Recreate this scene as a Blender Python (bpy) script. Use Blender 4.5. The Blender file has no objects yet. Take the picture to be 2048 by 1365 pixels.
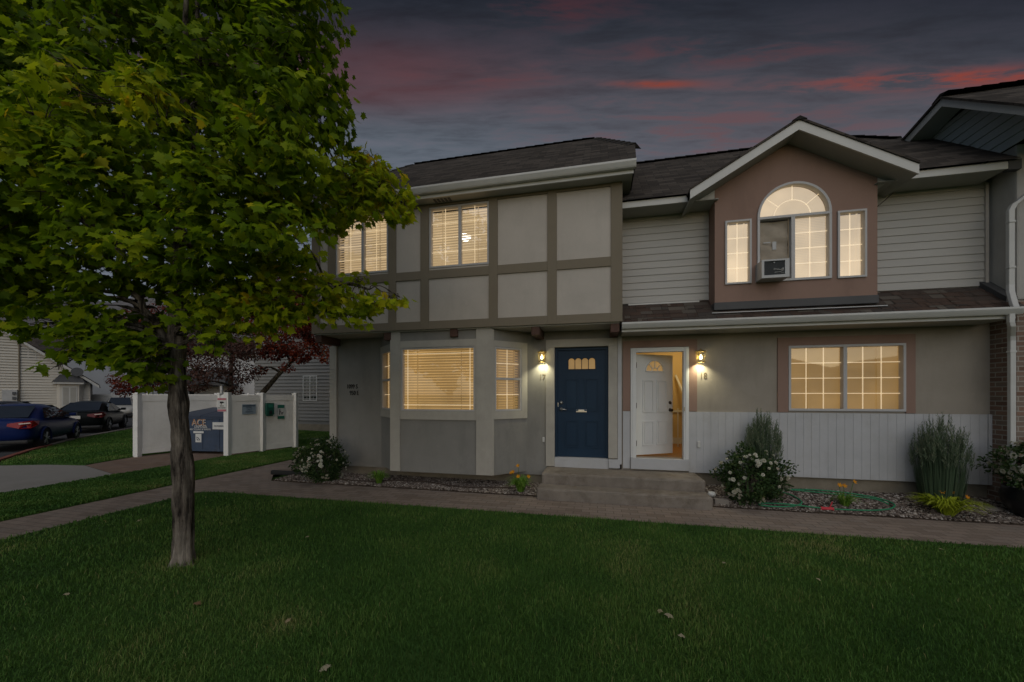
import bpy, bmesh, math, random
import numpy as np
from mathutils import Vector, Matrix
R = math.radians
random.seed(7)
rng = np.random.default_rng(11)
S = bpy.context.scene
COL = S.collection
OFF = {}

# ------------------------------------------------------------------ materials
def new_mat(name):
    m = bpy.data.materials.new(name); m.use_nodes = True
    nt = m.node_tree; nt.nodes.clear()
    out = nt.nodes.new('ShaderNodeOutputMaterial')
    return m, nt, out

def N(nt, t, **kw):
    n = nt.nodes.new(t)
    for k, v in kw.items():
        if k in n.inputs: n.inputs[k].default_value = v
        else: setattr(n, k, v)
    return n

def rgb(c, k=1.0): return (c[0]*k, c[1]*k, c[2]*k, 1)

def ramp(nt, fac, stops):
    r = nt.nodes.new('ShaderNodeValToRGB')
    e = r.color_ramp.elements
    while len(e) < len(stops): e.new(0.5)
    for i, (p, c) in enumerate(stops):
        e[i].position = p; e[i].color = (c[0], c[1], c[2], 1)
    nt.links.new(fac, r.inputs[0])
    return r.outputs[0]

def mixc(nt, fac, a, b, mode='MIX'):
    m = nt.nodes.new('ShaderNodeMix'); m.data_type = 'RGBA'; m.blend_type = mode
    for sock, v in ((m.inputs[0], fac), (m.inputs[6], a), (m.inputs[7], b)):
        if hasattr(v, 'is_linked'): nt.links.new(v, sock)
        elif isinstance(v, (int, float)): sock.default_value = v
        else: sock.default_value = (v[0], v[1], v[2], 1)
    return m.outputs[2]

def coords(nt, kind='Object', scale=(1, 1, 1)):
    tc = nt.nodes.new('ShaderNodeTexCoord'); mp = nt.nodes.new('ShaderNodeMapping')
    mp.inputs['Scale'].default_value = scale
    nt.links.new(tc.outputs[kind], mp.inputs[0])
    return mp.outputs[0]

def noise(nt, vec, scale, detail=4, rough=.55):
    n = N(nt, 'ShaderNodeTexNoise', Scale=scale, Detail=detail, Roughness=rough)
    nt.links.new(vec, n.inputs['Vector'])
    return n.outputs['Fac']

def bump(nt, h, strength, dist=.01):
    b = N(nt, 'ShaderNodeBump', Strength=strength, Distance=dist)
    nt.links.new(h, b.inputs['Height'])
    return b.outputs[0]

def plain(name, c, rough=.75, var=.12, vs=2.5, bs=0, bst=.3, bd=.004, metal=0, spec=.4, stretch=(1, 1, 1), dirt=None, coat=0, streak=0):
    """principled colour with soft wear; optional fine bump; dirt=(colour, amount, scale)"""
    m, nt, out = new_mat(name)
    p = N(nt, 'ShaderNodeBsdfPrincipled', Roughness=rough, Metallic=metal)
    p.inputs['Specular IOR Level'].default_value = spec
    p.inputs['Coat Weight'].default_value = coat
    v = coords(nt, 'Object', stretch)
    f = noise(nt, v, vs, 5, .6)
    col = ramp(nt, f, [(.3, [x*(1-var) for x in c]), (.7, [min(1, x*(1+var)) for x in c])])
    if dirt:
        d = noise(nt, v, dirt[2], 6, .7)
        fac = ramp(nt, d, [(.48, (0, 0, 0)), (.72, (dirt[1],)*3)])
        col = mixc(nt, fac, col, dirt[0])
    if streak:       # rain streaks: stains drawn out down the wall
        sv = coords(nt, 'Object', (1.2, 1.2, .28)); s1 = noise(nt, sv, 2.0, 6, .68)
        col = mixc(nt, ramp(nt, s1, [(.50, (0, 0, 0)), (.80, (streak*.8,)*3)]), col, [x*.52 for x in c])
        s2 = noise(nt, coords(nt, 'Object', (1, 1, 1)), 5.5, 6, .7)
        col = mixc(nt, ramp(nt, s2, [(.56, (0, 0, 0)), (.70, (streak*.5,)*3)]), col, [min(1, x*1.22) for x in c])
    nt.links.new(col, p.inputs['Base Color'])
    if bs:
        h = noise(nt, v, bs, 3, .6)
        nt.links.new(bump(nt, h, bst, bd), p.inputs['Normal'])
    nt.links.new(p.outputs[0], out.inputs[0])
    return m

def brickish(name, cols, mortar, bw, bh, ms=.01, rough=.85, bst=.6, noise_amt=.35, offset=.5, uvk='UV', fine=60):
    """brick pattern in metres on the UV map; cols = two block colours"""
    m, nt, out = new_mat(name)
    p = N(nt, 'ShaderNodeBsdfPrincipled', Roughness=rough)
    p.inputs['Specular IOR Level'].default_value = .25
    v = coords(nt, uvk)
    b = nt.nodes.new('ShaderNodeTexBrick')
    b.offset = offset
    for k, x in (('Scale', 1), ('Mortar Size', ms), ('Mortar Smooth', .2), ('Bias', 0), ('Brick Width', bw), ('Row Height', bh)):
        b.inputs[k].default_value = x
    b.inputs['Color1'].default_value = rgb((0, 0, 0)); b.inputs['Color2'].default_value = rgb((1, 1, 1)); b.inputs['Mortar'].default_value = rgb((.5, .5, .5))
    nt.links.new(v, b.inputs['Vector'])
    col = ramp(nt, b.outputs['Color'], [(i/(len(cols)-1), c) for i, c in enumerate(cols)])
    f = noise(nt, v, fine, 4, .7); f2 = noise(nt, v, 1.3, 4, .6)
    col = mixc(nt, noise_amt, col, ramp(nt, f, [(.3, (.25, .25, .25)), (.7, (1, 1, 1))]), 'MULTIPLY')
    col = mixc(nt, .5, col, ramp(nt, f2, [(.3, (.62, .6, .58)), (.7, (1, 1, 1))]), 'MULTIPLY')
    col = mixc(nt, b.outputs['Fac'], col, mortar)
    nt.links.new(col, p.inputs['Base Color'])
    inv = N(nt, 'ShaderNodeMath', operation='SUBTRACT'); inv.inputs[0].default_value = 1
    nt.links.new(b.outputs['Fac'], inv.inputs[1])
    ad = N(nt, 'ShaderNodeMath', operation='MULTIPLY_ADD'); ad.inputs[1].default_value = .35
    nt.links.new(f, ad.inputs[0]); nt.links.new(inv.outputs[0], ad.inputs[2])
    nt.links.new(bump(nt, ad.outputs[0], bst, .008), p.inputs['Normal'])
    nt.links.new(p.outputs[0], out.inputs[0])
    return m

def glow(name, c, strength, slat=None):
    m, nt, out = new_mat(name)
    d = N(nt, 'ShaderNodeBsdfDiffuse', Color=rgb((.22, .2, .16)))
    e = N(nt, 'ShaderNodeEmission', Strength=strength)
    v = coords(nt, 'Object')
    f = noise(nt, v, 1.6, 2, .5)
    nt.links.new(ramp(nt, f, [(.3, [x*.72 for x in c]), (.7, [x*1.22 for x in c])]), e.inputs[0])
    a = nt.nodes.new('ShaderNodeAddShader')
    nt.links.new(d.outputs[0], a.inputs[0]); nt.links.new(e.outputs[0], a.inputs[1])
    nt.links.new(a.outputs[0], out.inputs[0])
    return m

def glass_mat(name, tint=(.96, .97, 1), refl=.10, dark=None):
    m, nt, out = new_mat(name)
    g = N(nt, 'ShaderNodeBsdfGlossy', Roughness=.02, Color=(1, 1, 1, 1))
    if dark: t = N(nt, 'ShaderNodeBsdfDiffuse', Color=rgb(dark))
    else: t = N(nt, 'ShaderNodeBsdfTransparent', Color=rgb(tint))
    lw = N(nt, 'ShaderNodeLayerWeight', Blend=.25)
    mr = N(nt, 'ShaderNodeMath', operation='MULTIPLY_ADD', use_clamp=True)
    mr.inputs[1].default_value = .6; mr.inputs[2].default_value = refl
    nt.links.new(lw.outputs['Fresnel'], mr.inputs[0])
    mx = nt.nodes.new('ShaderNodeMixShader')
    nt.links.new(mr.outputs[0], mx.inputs[0]); nt.links.new(t.outputs[0], mx.inputs[1]); nt.links.new(g.outputs[0], mx.inputs[2])
    nt.links.new(mx.outputs[0], out.inputs[0])
    return m

def leafy(name, stops, trans=.35, rough=.5, attr='tone'):
    m, nt, out = new_mat(name)
    a = N(nt, 'ShaderNodeAttribute', attribute_name=attr)
    col = ramp(nt, a.outputs['Fac'], stops)
    p = N(nt, 'ShaderNodeBsdfPrincipled', Roughness=rough)
    p.inputs['Specular IOR Level'].default_value = .12
    nt.links.new(col, p.inputs['Base Color'])
    t = nt.nodes.new('ShaderNodeBsdfTranslucent')
    nt.links.new(mixc(nt, .5, col, (1, 1, .5), 'MULTIPLY'), t.inputs[0])
    mx = N(nt, 'ShaderNodeMixShader'); mx.inputs[0].default_value = trans
    nt.links.new(p.outputs[0], mx.inputs[1]); nt.links.new(t.outputs[0], mx.inputs[2])
    nt.links.new(mx.outputs[0], out.inputs[0])
    return m

M = {}
M['panel_stucco'] = plain('cream stucco', (.455, .415, .372), .9, .06, 1.2, 130, .35, .004, spec=.2, streak=.35, dirt=((.28, .26, .23), .25, 1.1))
M['grey_stucco'] = plain('grey stucco', (.235, .226, .208), .9, .09, 1.0, 130, .4, .004, spec=.2, streak=.6, dirt=((.16, .155, .15), .45, .9))
M['trim_stucco'] = plain('pale trim', (.40, .375, .33), .85, .07, 1.5, 150, .3, .003, spec=.2, streak=.35, dirt=((.24, .22, .19), .35, 1.6))
M['timber'] = plain('olive timber', (.195, .165, .122), .85, .08, 2, 110, .3, .003, spec=.2, dirt=((.11, .1, .08), .3, 2))
M['tan_stucco'] = plain('tan stucco', (.30, .265, .222), .9, .09, 1.1, 130, .4, .004, spec=.2, streak=.5, dirt=((.2, .18, .15), .35, 1.0))
M['salmon'] = plain('salmon stucco', (.268, .176, .14), .9, .09, 1.2, 120, .4, .004, spec=.2, streak=.45, dirt=((.20, .125, .10), .35, 1.2))
M['foundation'] = plain('foundation concrete', (.22, .19, .145), .95, .15, 3, 40, .4, .006, spec=.15, dirt=((.12, .1, .075), .5, 2.2))
M['white_vinyl'] = plain('white vinyl siding', (.385, .37, .345), .6, .05, 1.5, 0, spec=.4, stretch=(.6, 1, 4), dirt=((.42, .39, .34), .35, 1.3))
M['white_paint'] = plain('white painted board', (.425, .425, .435), .6, .05, 2, 0, spec=.4, dirt=((.30, .28, .25), .35, 1.8), streak=.3)
M['white_metal'] = plain('white aluminium', (.50, .495, .475), .45, .05, 3, 0, spec=.5, dirt=((.42, .41, .38), .35, 2.5))
M['soffit'] = plain('soffit', (.34, .33, .30), .7, .06, 2, 0, spec=.3)
M['frame'] = plain('aluminium window frame', (.42, .41, .41), .5, .05, 3, 0, spec=.5)
M['beam'] = plain('brown stained beam', (.075, .038, .026), .75, .2, 4, 60, .4, .004, stretch=(4, 1, 4))
M['dark_flash'] = plain('dark flashing', (.06, .06, .062), .6, .1, 3)
M['end_stucco'] = plain('end wall stucco', (.40, .385, .36), .9, .07, 1.1, 130, .4, .004, spec=.2, dirt=((.25, .24, .22), .4, .9), streak=.4)
M['siding_dark'] = plain('slate green siding', (.50, .54, .55), .7, .08, 2)
M['blue_door'] = plain('navy door paint', (.010, .030, .060), .5, .08, 2, 0, spec=.2)
M['white_door'] = plain('white door paint', (.62, .62, .61), .5, .04, 2, 0, spec=.45)
M['brass'] = plain('aged brass', (.35, .25, .09), .4, .15, 8, metal=.8)
M['steel'] = plain('brushed nickel', (.6, .58, .54), .3, .1, 8, metal=.9)
M['bronze'] = plain('dark bronze', (.05, .035, .025), .4, .1, 8, metal=.7)
M['black'] = plain('black plastic', (.015, .015, .016), .5, .1, 5)
M['rubber'] = plain('tyre rubber', (.018, .018, .019), .85, .15, 9)
M['concrete'] = plain('stoop concrete', (.215, .185, .155), .95, .2, 2.2, 55, .7, .008, spec=.15, streak=.5, dirt=((.095, .072, .052), .75, 2.6))
M['driveway'] = plain('driveway concrete', (.24, .225, .205), .95, .12, .8, 60, .4, .005, spec=.15, dirt=((.12, .105, .09), .5, .8))
M['asphalt'] = plain('asphalt', (.05, .05, .052), .9, .2, 1.5, 90, .6, .006, spec=.25)
M['soil'] = plain('bed soil', (.07, .052, .04), .95, .25, 5, 50, .8, .02, spec=.1)
M['curb'] = plain('curb concrete', (.22, .195, .17), .95, .12, 2, 60, .4, .005, spec=.15)
M['red_curb'] = plain('faded red curb paint', (.21, .075, .055), .9, .2, 3, 60, .4, .005, spec=.15)
M['pvc'] = plain('white pvc fence', (.78, .765, .735), .5, .04, 1.5, 0, spec=.4, dirt=((.45, .43, .38), .35, 1.2), streak=.12)
M['shingle'] = brickish('weathered shingles', [(.036, .030, .026), (.068, .057, .049), (.095, .080, .069)], (.022, .02, .018), .31, .14, .006, .95, .8, .45, .43)
M['shingle_mix'] = brickish('mixed brown shingles', [(.046, .030, .024), (.095, .062, .047), (.060, .052, .046), (.15, .128, .105)], (.03, .022, .018), .27, .125, .005, .95, .8, .4, .4)
M['brick'] = brickish('red brown brick', [(.19, .115, .085), (.28, .175, .13), (.24, .185, .15)], (.30, .275, .24), .2, .072, .009, .9, .7, .35)
M['paver'] = brickish('path pavers', [(.235, .182, .146), (.32, .252, .205), (.275, .225, .188)], (.13, .105, .085), .235, .118, .006, .95, .6, .35)
M['pad_paver'] = brickish('pad pavers', [(.20, .13, .095), (.25, .17, .125), (.21, .15, .12)], (.12, .09, .07), .235, .118, .005, .95, .5, .35)
M['blind_lo'] = glow('lit blind amber', (.64, .36, .105), .36)
M['blind_hi'] = glow('lit blind cream', (.80, .55, .28), .43)
M['blind_gable'] = glow('lit blind pale', (.86, .63, .36), .62)
M['room_lo'] = glow('lit room amber', (.72, .44, .16), .72)
M['room_hi'] = glow('lit room cream', (.84, .60, .32), .66)
M['bulb'] = glow('lamp bulb', (1, .93, .62), 5)
M['globe'] = glow('ceiling globe', (1, .95, .8), 3.0)
M['pane'] = glass_mat('window glass')
M['dark_pane'] = glass_mat('dark window glass', refl=.06, dark=(.012, .013, .015))
M['car_glass'] = glass_mat('car glass', refl=.09, dark=(.02, .026, .028))
M['lamp_glass'] = glass_mat('lantern glass', (.95, .93, .8), .05)
m, nt, out = new_mat('window grid white with added glow')
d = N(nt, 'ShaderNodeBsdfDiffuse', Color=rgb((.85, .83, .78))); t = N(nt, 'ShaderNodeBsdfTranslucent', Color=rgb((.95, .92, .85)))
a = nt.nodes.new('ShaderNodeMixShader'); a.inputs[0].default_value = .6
e = N(nt, 'ShaderNodeEmission', Strength=.27, Color=rgb((1, .76, .45))); a2 = nt.nodes.new('ShaderNodeAddShader')  # emission added to the bars: painted light, to outshine the blinds
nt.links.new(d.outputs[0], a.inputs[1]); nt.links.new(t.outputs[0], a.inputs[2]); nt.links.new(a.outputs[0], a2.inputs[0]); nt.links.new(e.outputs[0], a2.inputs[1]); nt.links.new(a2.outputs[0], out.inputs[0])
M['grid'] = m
M['warm_wall'] = plain('warm hall wall', (.55, .42, .22), .9, .04, 2)
M['hall_floor'] = plain('hall floor', (.32, .17, .07), .5, .15, 6, stretch=(1, 6, 1))
M['cardboard'] = plain('cardboard', (.36, .31, .25), .95, .12, 2.5, 6, .6, .02, spec=.1, dirt=((.22, .18, .14), .5, 2))
M['ac_grey'] = plain('air conditioner casing', (.42, .42, .42), .5, .08, 4)
M['ac_dark'] = plain('air conditioner grille', (.085, .088, .095), .5, .1, 9)
M['ink'] = plain('black lettering', (.015, .014, .013), .6, .1, 6)
M['numeral'] = plain('bronze numerals', (.13, .10, .06), .5, .1, 6)
M['white_ink'] = plain('white sticker', (.62, .62, .6), .6, .08, 8)
M['orange_ink'] = plain('orange lettering', (.36, .17, .07), .6, .25, 8)
M['navy_ink'] = plain('navy lettering', (.02, .025, .07), .6, .1, 8)
M['sign_blue'] = plain('weathered blue sign', (.24, .30, .36), .6, .1, 6)
M['sign_dark'] = plain('dark blue sign ink', (.05, .08, .12), .6, .1, 6)
M['sign_red'] = plain('faded red sign ink', (.48, .16, .19), .6, .15, 8)
M['sign_green'] = plain('green sign', (.02, .16, .11), .55, .1, 6)
M['dispenser'] = plain('dark green dispenser', (.012, .085, .062), .45, .1, 6)
M['dumpster'] = plain('blue dumpster steel', (.045, .068, .115), .65, .22, 3, 18, .3, .01, dirt=((.05, .045, .045), .55, 3.5))
M['dumpster_lid'] = plain('dumpster lid', (.045, .06, .095), .6, .2, 4, dirt=((.03, .03, .035), .5, 4))
M['blue_car'] = plain('deep blue car paint', (.008, .018, .088), .3, .04, 2, spec=.1, coat=0)
M['black_car'] = plain('black car paint', (.005, .0065, .007), .3, .04, 2, spec=.07, coat=0)
M['grey_car'] = plain('dark grey car paint', (.035, .037, .04), .3, .04, 2, spec=.3, coat=0)
M['silver_car'] = plain('pale silver car paint', (.42, .41, .38), .3, .04, 2, spec=.6, coat=0)
M['tail_dark'] = plain('dim tail light', (.10, .008, .008), .3, .05, 5, spec=.3)
M['taillight'] = plain('red tail light', (.26, .008, .008), .3, .05, 5, spec=.4)
M['tail_clear'] = plain('clear tail lamp', (.55, .42, .36), .25, .05, 5, spec=.7)
M['plate'] = plain('licence plate', (.52, .5, .46), .5, .1, 20)
M['plate_orange'] = plain('licence plate orange', (.55, .26, .12), .5, .15, 20)
M['alloy'] = plain('alloy wheel', (.36, .36, .36), .35, .08, 6, metal=.7)
M['beige_siding'] = plain('beige siding', (.54, .51, .455), .8, .05, 1)
M['grey_siding'] = plain('grey siding', (.21, .205, .195), .8, .06, 1)
M['far_grey'] = plain('far grey house', (.42, .42, .42), .9, .05, 1)
M['hose'] = plain('green hose', (.022, .20, .09), .5, .08, 6)
M['hose_red'] = plain('red coupling', (.5, .025, .04), .5, .08, 6)
M['drip'] = plain('brown drip tube', (.05, .033, .024), .7, .15, 6)
M['edging'] = plain('black edging', (.014, .014, .013), .7, .1, 6)
M['pot'] = plain('glazed black pot', (.012, .012, .014), .3, .1, 4, spec=.5)
M['stone_g'] = None

def bark_mat():
    m, nt, out = new_mat('grey maple bark')
    p = N(nt, 'ShaderNodeBsdfPrincipled', Roughness=.95); p.inputs['Specular IOR Level'].default_value = .15
    v = coords(nt, 'Object', (5, 5, .8)); v2 = coords(nt, 'Object', (1, 1, 1))
    f = noise(nt, v, 3.2, 6, .7); g = noise(nt, v2, 14, 5, .65); h = noise(nt, v2, 3, 3, .5)
    col = ramp(nt, f, [(.38, (.024, .020, .017)), (.47, (.115, .097, .081)), (.68, (.30, .26, .215))])
    col = mixc(nt, .6, col, ramp(nt, g, [(.3, (.45, .42, .4)), (.7, (1, 1, 1))]), 'MULTIPLY')
    col = mixc(nt, .55, col, ramp(nt, h, [(.35, (.55, .53, .5)), (.65, (1, 1, 1))]), 'MULTIPLY')
    sp = nt.nodes.new('ShaderNodeSeparateXYZ'); nt.links.new(v2, sp.inputs[0])
    zz = N(nt, 'ShaderNodeMath', operation='MULTIPLY_ADD'); zz.inputs[1].default_value = .9; nt.links.new(g, zz.inputs[0]); nt.links.new(sp.outputs[2], zz.inputs[2])
    bare = ramp(nt, zz.outputs[0], [(.5, (.9,)*3), (1.25, (0, 0, 0))])       # bark worn off near the foot
    col = mixc(nt, bare, col, ramp(nt, f, [(.38, (.07, .058, .048)), (.5, (.24, .205, .17)), (.7, (.36, .32, .27))]))
    nt.links.new(col, p.inputs['Base Color'])
    nt.links.new(bump(nt, f, 1, .04), p.inputs['Normal'])
    nt.links.new(p.outputs[0], out.inputs[0])
    return m
M['bark'] = bark_mat()
M['bark_pale'] = plain('bare weathered wood', (.24, .205, .17), .95, .25, 3, 12, .8, .01, stretch=(9, 9, 1), spec=.1, dirt=((.06, .05, .04), .8, 3))
M['leaf'] = leafy('maple leaves', [(0, (.058, .120, .005)), (.40, (.185, .280, .009)), (.72, (.40, .47, .016)), (.94, (.56, .50, .02)), (1, (.60, .40, .02))], .55, .5)
M['red_leaf'] = leafy('red tree leaves', [(0, (.045, .009, .007)), (.5, (.14, .024, .012)), (.85, (.24, .042, .018)), (1, (.30, .09, .03))], .3)
M['plum_leaf'] = leafy('plum tree leaves', [(0, (.04, .02, .019)), (.5, (.12, .058, .046)), (1, (.20, .11, .085))], .3)
M['rose_leaf'] = leafy('rose leaves', [(0, (.018, .038, .014)), (.6, (.042, .078, .024)), (1, (.085, .11, .035))], .25)
M['rose'] = leafy('white roses', [(0, (.55, .52, .42)), (.7, (.72, .71, .64)), (1, (.62, .44, .34))], .3, .7)
M['grass'] = leafy('lawn grass', [(0, (.040, .102, .022)), (.45, (.084, .180, .034)), (.8, (.158, .238, .058)), (1, (.29, .28, .11))], .3, .6)
M['reed'] = leafy('feather reed grass', [(0, (.045, .080, .045)), (.6, (.105, .150, .088)), (1, (.27, .28, .20))], .25, .6)
M['lily_leaf'] = leafy('daylily leaves', [(0, (.07, .15, .02)), (.6, (.15, .29, .04)), (1, (.26, .38, .07))], .3, .5)
M['gold_leaf'] = leafy('golden daylily leaves', [(0, (.18, .24, .015)), (.6, (.36, .42, .03)), (1, (.50, .55, .07))], .3, .5)
M['lily'] = leafy('orange lilies', [(0, (.62, .24, .015)), (1, (.75, .36, .03))], .3, .5)
M['gravel'] = leafy('gravel stones', [(0, (.055, .043, .036)), (.4, (.14, .108, .09)), (.8, (.27, .225, .19)), (1, (.42, .38, .34))], .0, .9)
M['dry_leaf'] = leafy('fallen leaves', [(0, (.2, .11, .06)), (.5, (.36, .30, .18)), (1, (.5, .46, .36))], .2, .8)
m, nt, out = new_mat('lawn ground')
p = N(nt, 'ShaderNodeBsdfPrincipled', Roughness=.95); p.inputs['Specular IOR Level'].default_value = .1
v = coords(nt, 'Object'); f = noise(nt, v, 1.1, 5, .6); g = noise(nt, v, 60, 4, .7)
col = ramp(nt, f, [(.3, (.04, .09, .022)), (.7, (.08, .155, .036))])
col = mixc(nt, .7, col, ramp(nt, g, [(.3, (.35, .4, .3)), (.7, (1, 1, 1))]), 'MULTIPLY')
nt.links.new(col, p.inputs['Base Color']); nt.links.new(bump(nt, g, .9, .03), p.inputs['Normal']); nt.links.new(p.outputs[0], out.inputs[0])
M['lawn'] = m
m, nt, out = new_mat('hillside')
p = N(nt, 'ShaderNodeBsdfPrincipled', Roughness=1); p.inputs['Specular IOR Level'].default_value = 0
v = coords(nt, 'Object', (.01, .01, .01)); f = noise(nt, v, 2.5, 8, .65)
nt.links.new(ramp(nt, f, [(.3, (.10, .095, .10)), (.55, (.15, .145, .15)), (.7, (.20, .19, .19))]), p.inputs['Base Color']); nt.links.new(p.outputs[0], out.inputs[0])
M['hill'] = m

# ------------------------------------------------------------------ mesh building
class MB:
    def __init__(s): s.v = []; s.f = []; s.t = []
    def add(s, vs, fs):
        b = len(s.v); s.v += [tuple(p) for p in vs]; s.f += [tuple(i+b for i in f) for f in fs]; return s
    def quad(s, *p): return s.add(p, [tuple(range(len(p)))])
    def box(s, x0, x1, y0, y1, z0, z1):
        return s.add([(x0, y0, z0), (x1, y0, z0), (x1, y1, z0), (x0, y1, z0), (x0, y0, z1), (x1, y0, z1), (x1, y1, z1), (x0, y1, z1)],
                     [(0, 3, 2, 1), (4, 5, 6, 7), (0, 1, 5, 4), (1, 2, 6, 5), (2, 3, 7, 6), (3, 0, 4, 7)])
    def prism(s, pts, d):
        """pts: planar 3-D polygon, d: extrusion vector"""
        n = len(pts); d = Vector(d)
        a = [Vector(p) for p in pts]; b = [p+d for p in a]
        fs = [tuple(range(n-1, -1, -1)), tuple(range(n, 2*n))]
        fs += [(i, (i+1) % n, n+(i+1) % n, n+i) for i in range(n)]
        return s.add([tuple(p) for p in a+b], fs)
    def tube(s, pts, r, n=8, cap=True):
        """pts: list of points; r: radius or list"""
        P = [Vector(p) for p in pts]; rs = r if isinstance(r, (list, tuple)) else [r]*len(P)
        vs = []; fs = []
        ref = Vector((0, 0, 1))
        t0 = (P[1]-P[0]).normalized()
        if abs(t0.dot(ref)) > .9: ref = Vector((1, 0, 0))
        x = t0.cross(ref).normalized()
        for i, p in enumerate(P):
            t = (P[min(i+1, len(P)-1)]-P[max(i-1, 0)]).normalized()
            x = (x-t*x.dot(t)).normalized(); y = t.cross(x)
            for k in range(n):
                a = 2*math.pi*k/n
                vs.append(tuple(p+(x*math.cos(a)+y*math.sin(a))*rs[i]))
        for i in range(len(P)-1):
            for k in range(n):
                fs.append((i*n+k, i*n+(k+1) % n, (i+1)*n+(k+1) % n, (i+1)*n+k))
        if cap: fs += [tuple(range(n-1, -1, -1)), tuple((len(P)-1)*n+k for k in range(n))]
        return s.add(vs, fs)
    def lathe(s, prof, c=(0, 0, 0), n=20, axis='z'):
        vs = []; fs = []
        for (r, h) in prof:
            for k in range(n):
                a = 2*math.pi*k/n
                q = (r*math.cos(a), r*math.sin(a), h)
                if axis == 'y': q = (q[0], h, q[1])
                vs.append((c[0]+q[0], c[1]+q[1], c[2]+q[2]))
        for i in range(len(prof)-1):
            for k in range(n):
                fs.append((i*n+k, i*n+(k+1) % n, (i+1)*n+(k+1) % n, (i+1)*n+k))
        fs += [tuple(range(n-1, -1, -1)), tuple((len(prof)-1)*n+k for k in range(n))]
        return s.add(vs, fs)
    def build(s, name, mat, parent=None, uv=False, smooth=False, bevel=0, weld=False, origin=None, rot=0):
        me = bpy.data.meshes.new(name)
        off = Vector(OFF[parent.name]) if parent else Vector(origin or (0, 0, 0))
        me.from_pydata([(x-off.x, y-off.y, z-off.z) for x, y, z in s.v], [], s.f)
        me.update()
        if weld or bevel or smooth:
            bm = bmesh.new(); bm.from_mesh(me)
            if weld: bmesh.ops.remove_doubles(bm, verts=bm.verts, dist=.0005)
            bmesh.ops.recalc_face_normals(bm, faces=bm.faces)
            if bevel:
                ed = [e for e in bm.edges if len(e.link_faces) == 2 and e.calc_face_angle(0) > .5]
                bmesh.ops.bevel(bm, geom=ed, offset=bevel, segments=2, affect='EDGES', profile=.6)
            bm.to_mesh(me); bm.free()
        if smooth:
            for p in me.polygons: p.use_smooth = True
        if uv: plane_uv(me)
        me.materials.append(mat)
        o = bpy.data.objects.new(name, me); COL.objects.link(o)
        if parent:
            o.parent = parent; OFF[o.name] = tuple(off)
        else:
            o.location = off; OFF[o.name] = tuple(off)
        return o

def plane_uv(me):
    l = me.uv_layers.new(name='UVMap')
    for p in me.polygons:
        n = p.normal
        if abs(n.z) > .999: u = Vector((1, 0, 0))
        else: u = Vector((0, 0, 1)).cross(n).normalized()
        v = n.cross(u)
        for li in p.loop_indices:
            c = me.vertices[me.loops[li].vertex_index].co
            l.data[li].uv = (c.dot(u), c.dot(v))

def tag(o, label, cat, group=None):
    o['label'] = label; o['category'] = cat
    if group: o['group'] = group
    return o
def structure(o): o['kind'] = 'structure'; return o
def thing(name, label, cat, loc=(0, 0, 0), group=None, rotz=0, local=False):
    o = bpy.data.objects.new(name, None); COL.objects.link(o)
    o.empty_display_size = .2; o.location = loc; o.rotation_euler = (0, 0, rotz)
    OFF[o.name] = (0, 0, 0) if local else tuple(loc)
    return tag(o, label, cat, group)
def dup(root, loc, rotz, label=None, group=None):
    r = root.copy(); COL.objects.link(r); r.location = loc; r.rotation_euler = (0, 0, rotz)
    if label: r['label'] = label
    if group: r['group'] = group
    for ch in list(root.children):
        c = ch.copy(); COL.objects.link(c); c.parent = r
        for g in ch.children:
            d = g.copy(); COL.objects.link(d); d.parent = c
    return r

def wall_face(mb, o, ux, n, outer, holes, thick):
    """wall in the plane (o; ux, z) facing n, with holes; outer/holes are (u, z) loops"""
    o = Vector(o); ux = Vector(ux); n = Vector(n)
    bm = bmesh.new(); es = []
    for loop in [outer]+holes:
        vs = [bm.verts.new(o+ux*u+Vector((0, 0, z))) for u, z in loop]
        es += [bm.edges.new((vs[i], vs[(i+1) % len(vs)])) for i in range(len(vs))]
    bmesh.ops.triangle_fill(bm, use_beauty=True, use_dissolve=False, edges=es, normal=n)
    bm.verts.index_update()
    mb.add([tuple(v.co) for v in bm.verts], [tuple(v.index for v in (f.verts if f.normal.dot(n) > 0 else reversed(f.verts))) for f in bm.faces])
    bm.free()
    for loop in [outer]+holes:
        a = [o+ux*u+Vector((0, 0, z)) for u, z in loop]; b = [p-n*thick for p in a]; k = len(a)
        for i in range(k): mb.quad(a[i], a[(i+1) % k], b[(i+1) % k], b[i])

def pbox(mb, o, ux, n, u0, u1, z0, z1, d0, d1):
    o = Vector(o); ux = Vector(ux); n = Vector(n)
    ps = []
    for z in (z0, z1):
        for u, d in ((u0, d0), (u1, d0), (u1, d1), (u0, d1)):
            ps.append(o+ux*u+n*d+Vector((0, 0, z)))
    mb.add([tuple(p) for p in ps], [(0, 3, 2, 1), (4, 5, 6, 7), (0, 1, 5, 4), (1, 2, 6, 5), (2, 3, 7, 6), (3, 0, 4, 7)])
    return mb

def rect(u0, u1, z0, z1): return [(u0, z0), (u1, z0), (u1, z1), (u0, z1)]
X = (1, 0, 0); FN = (0, -1, 0)

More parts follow.
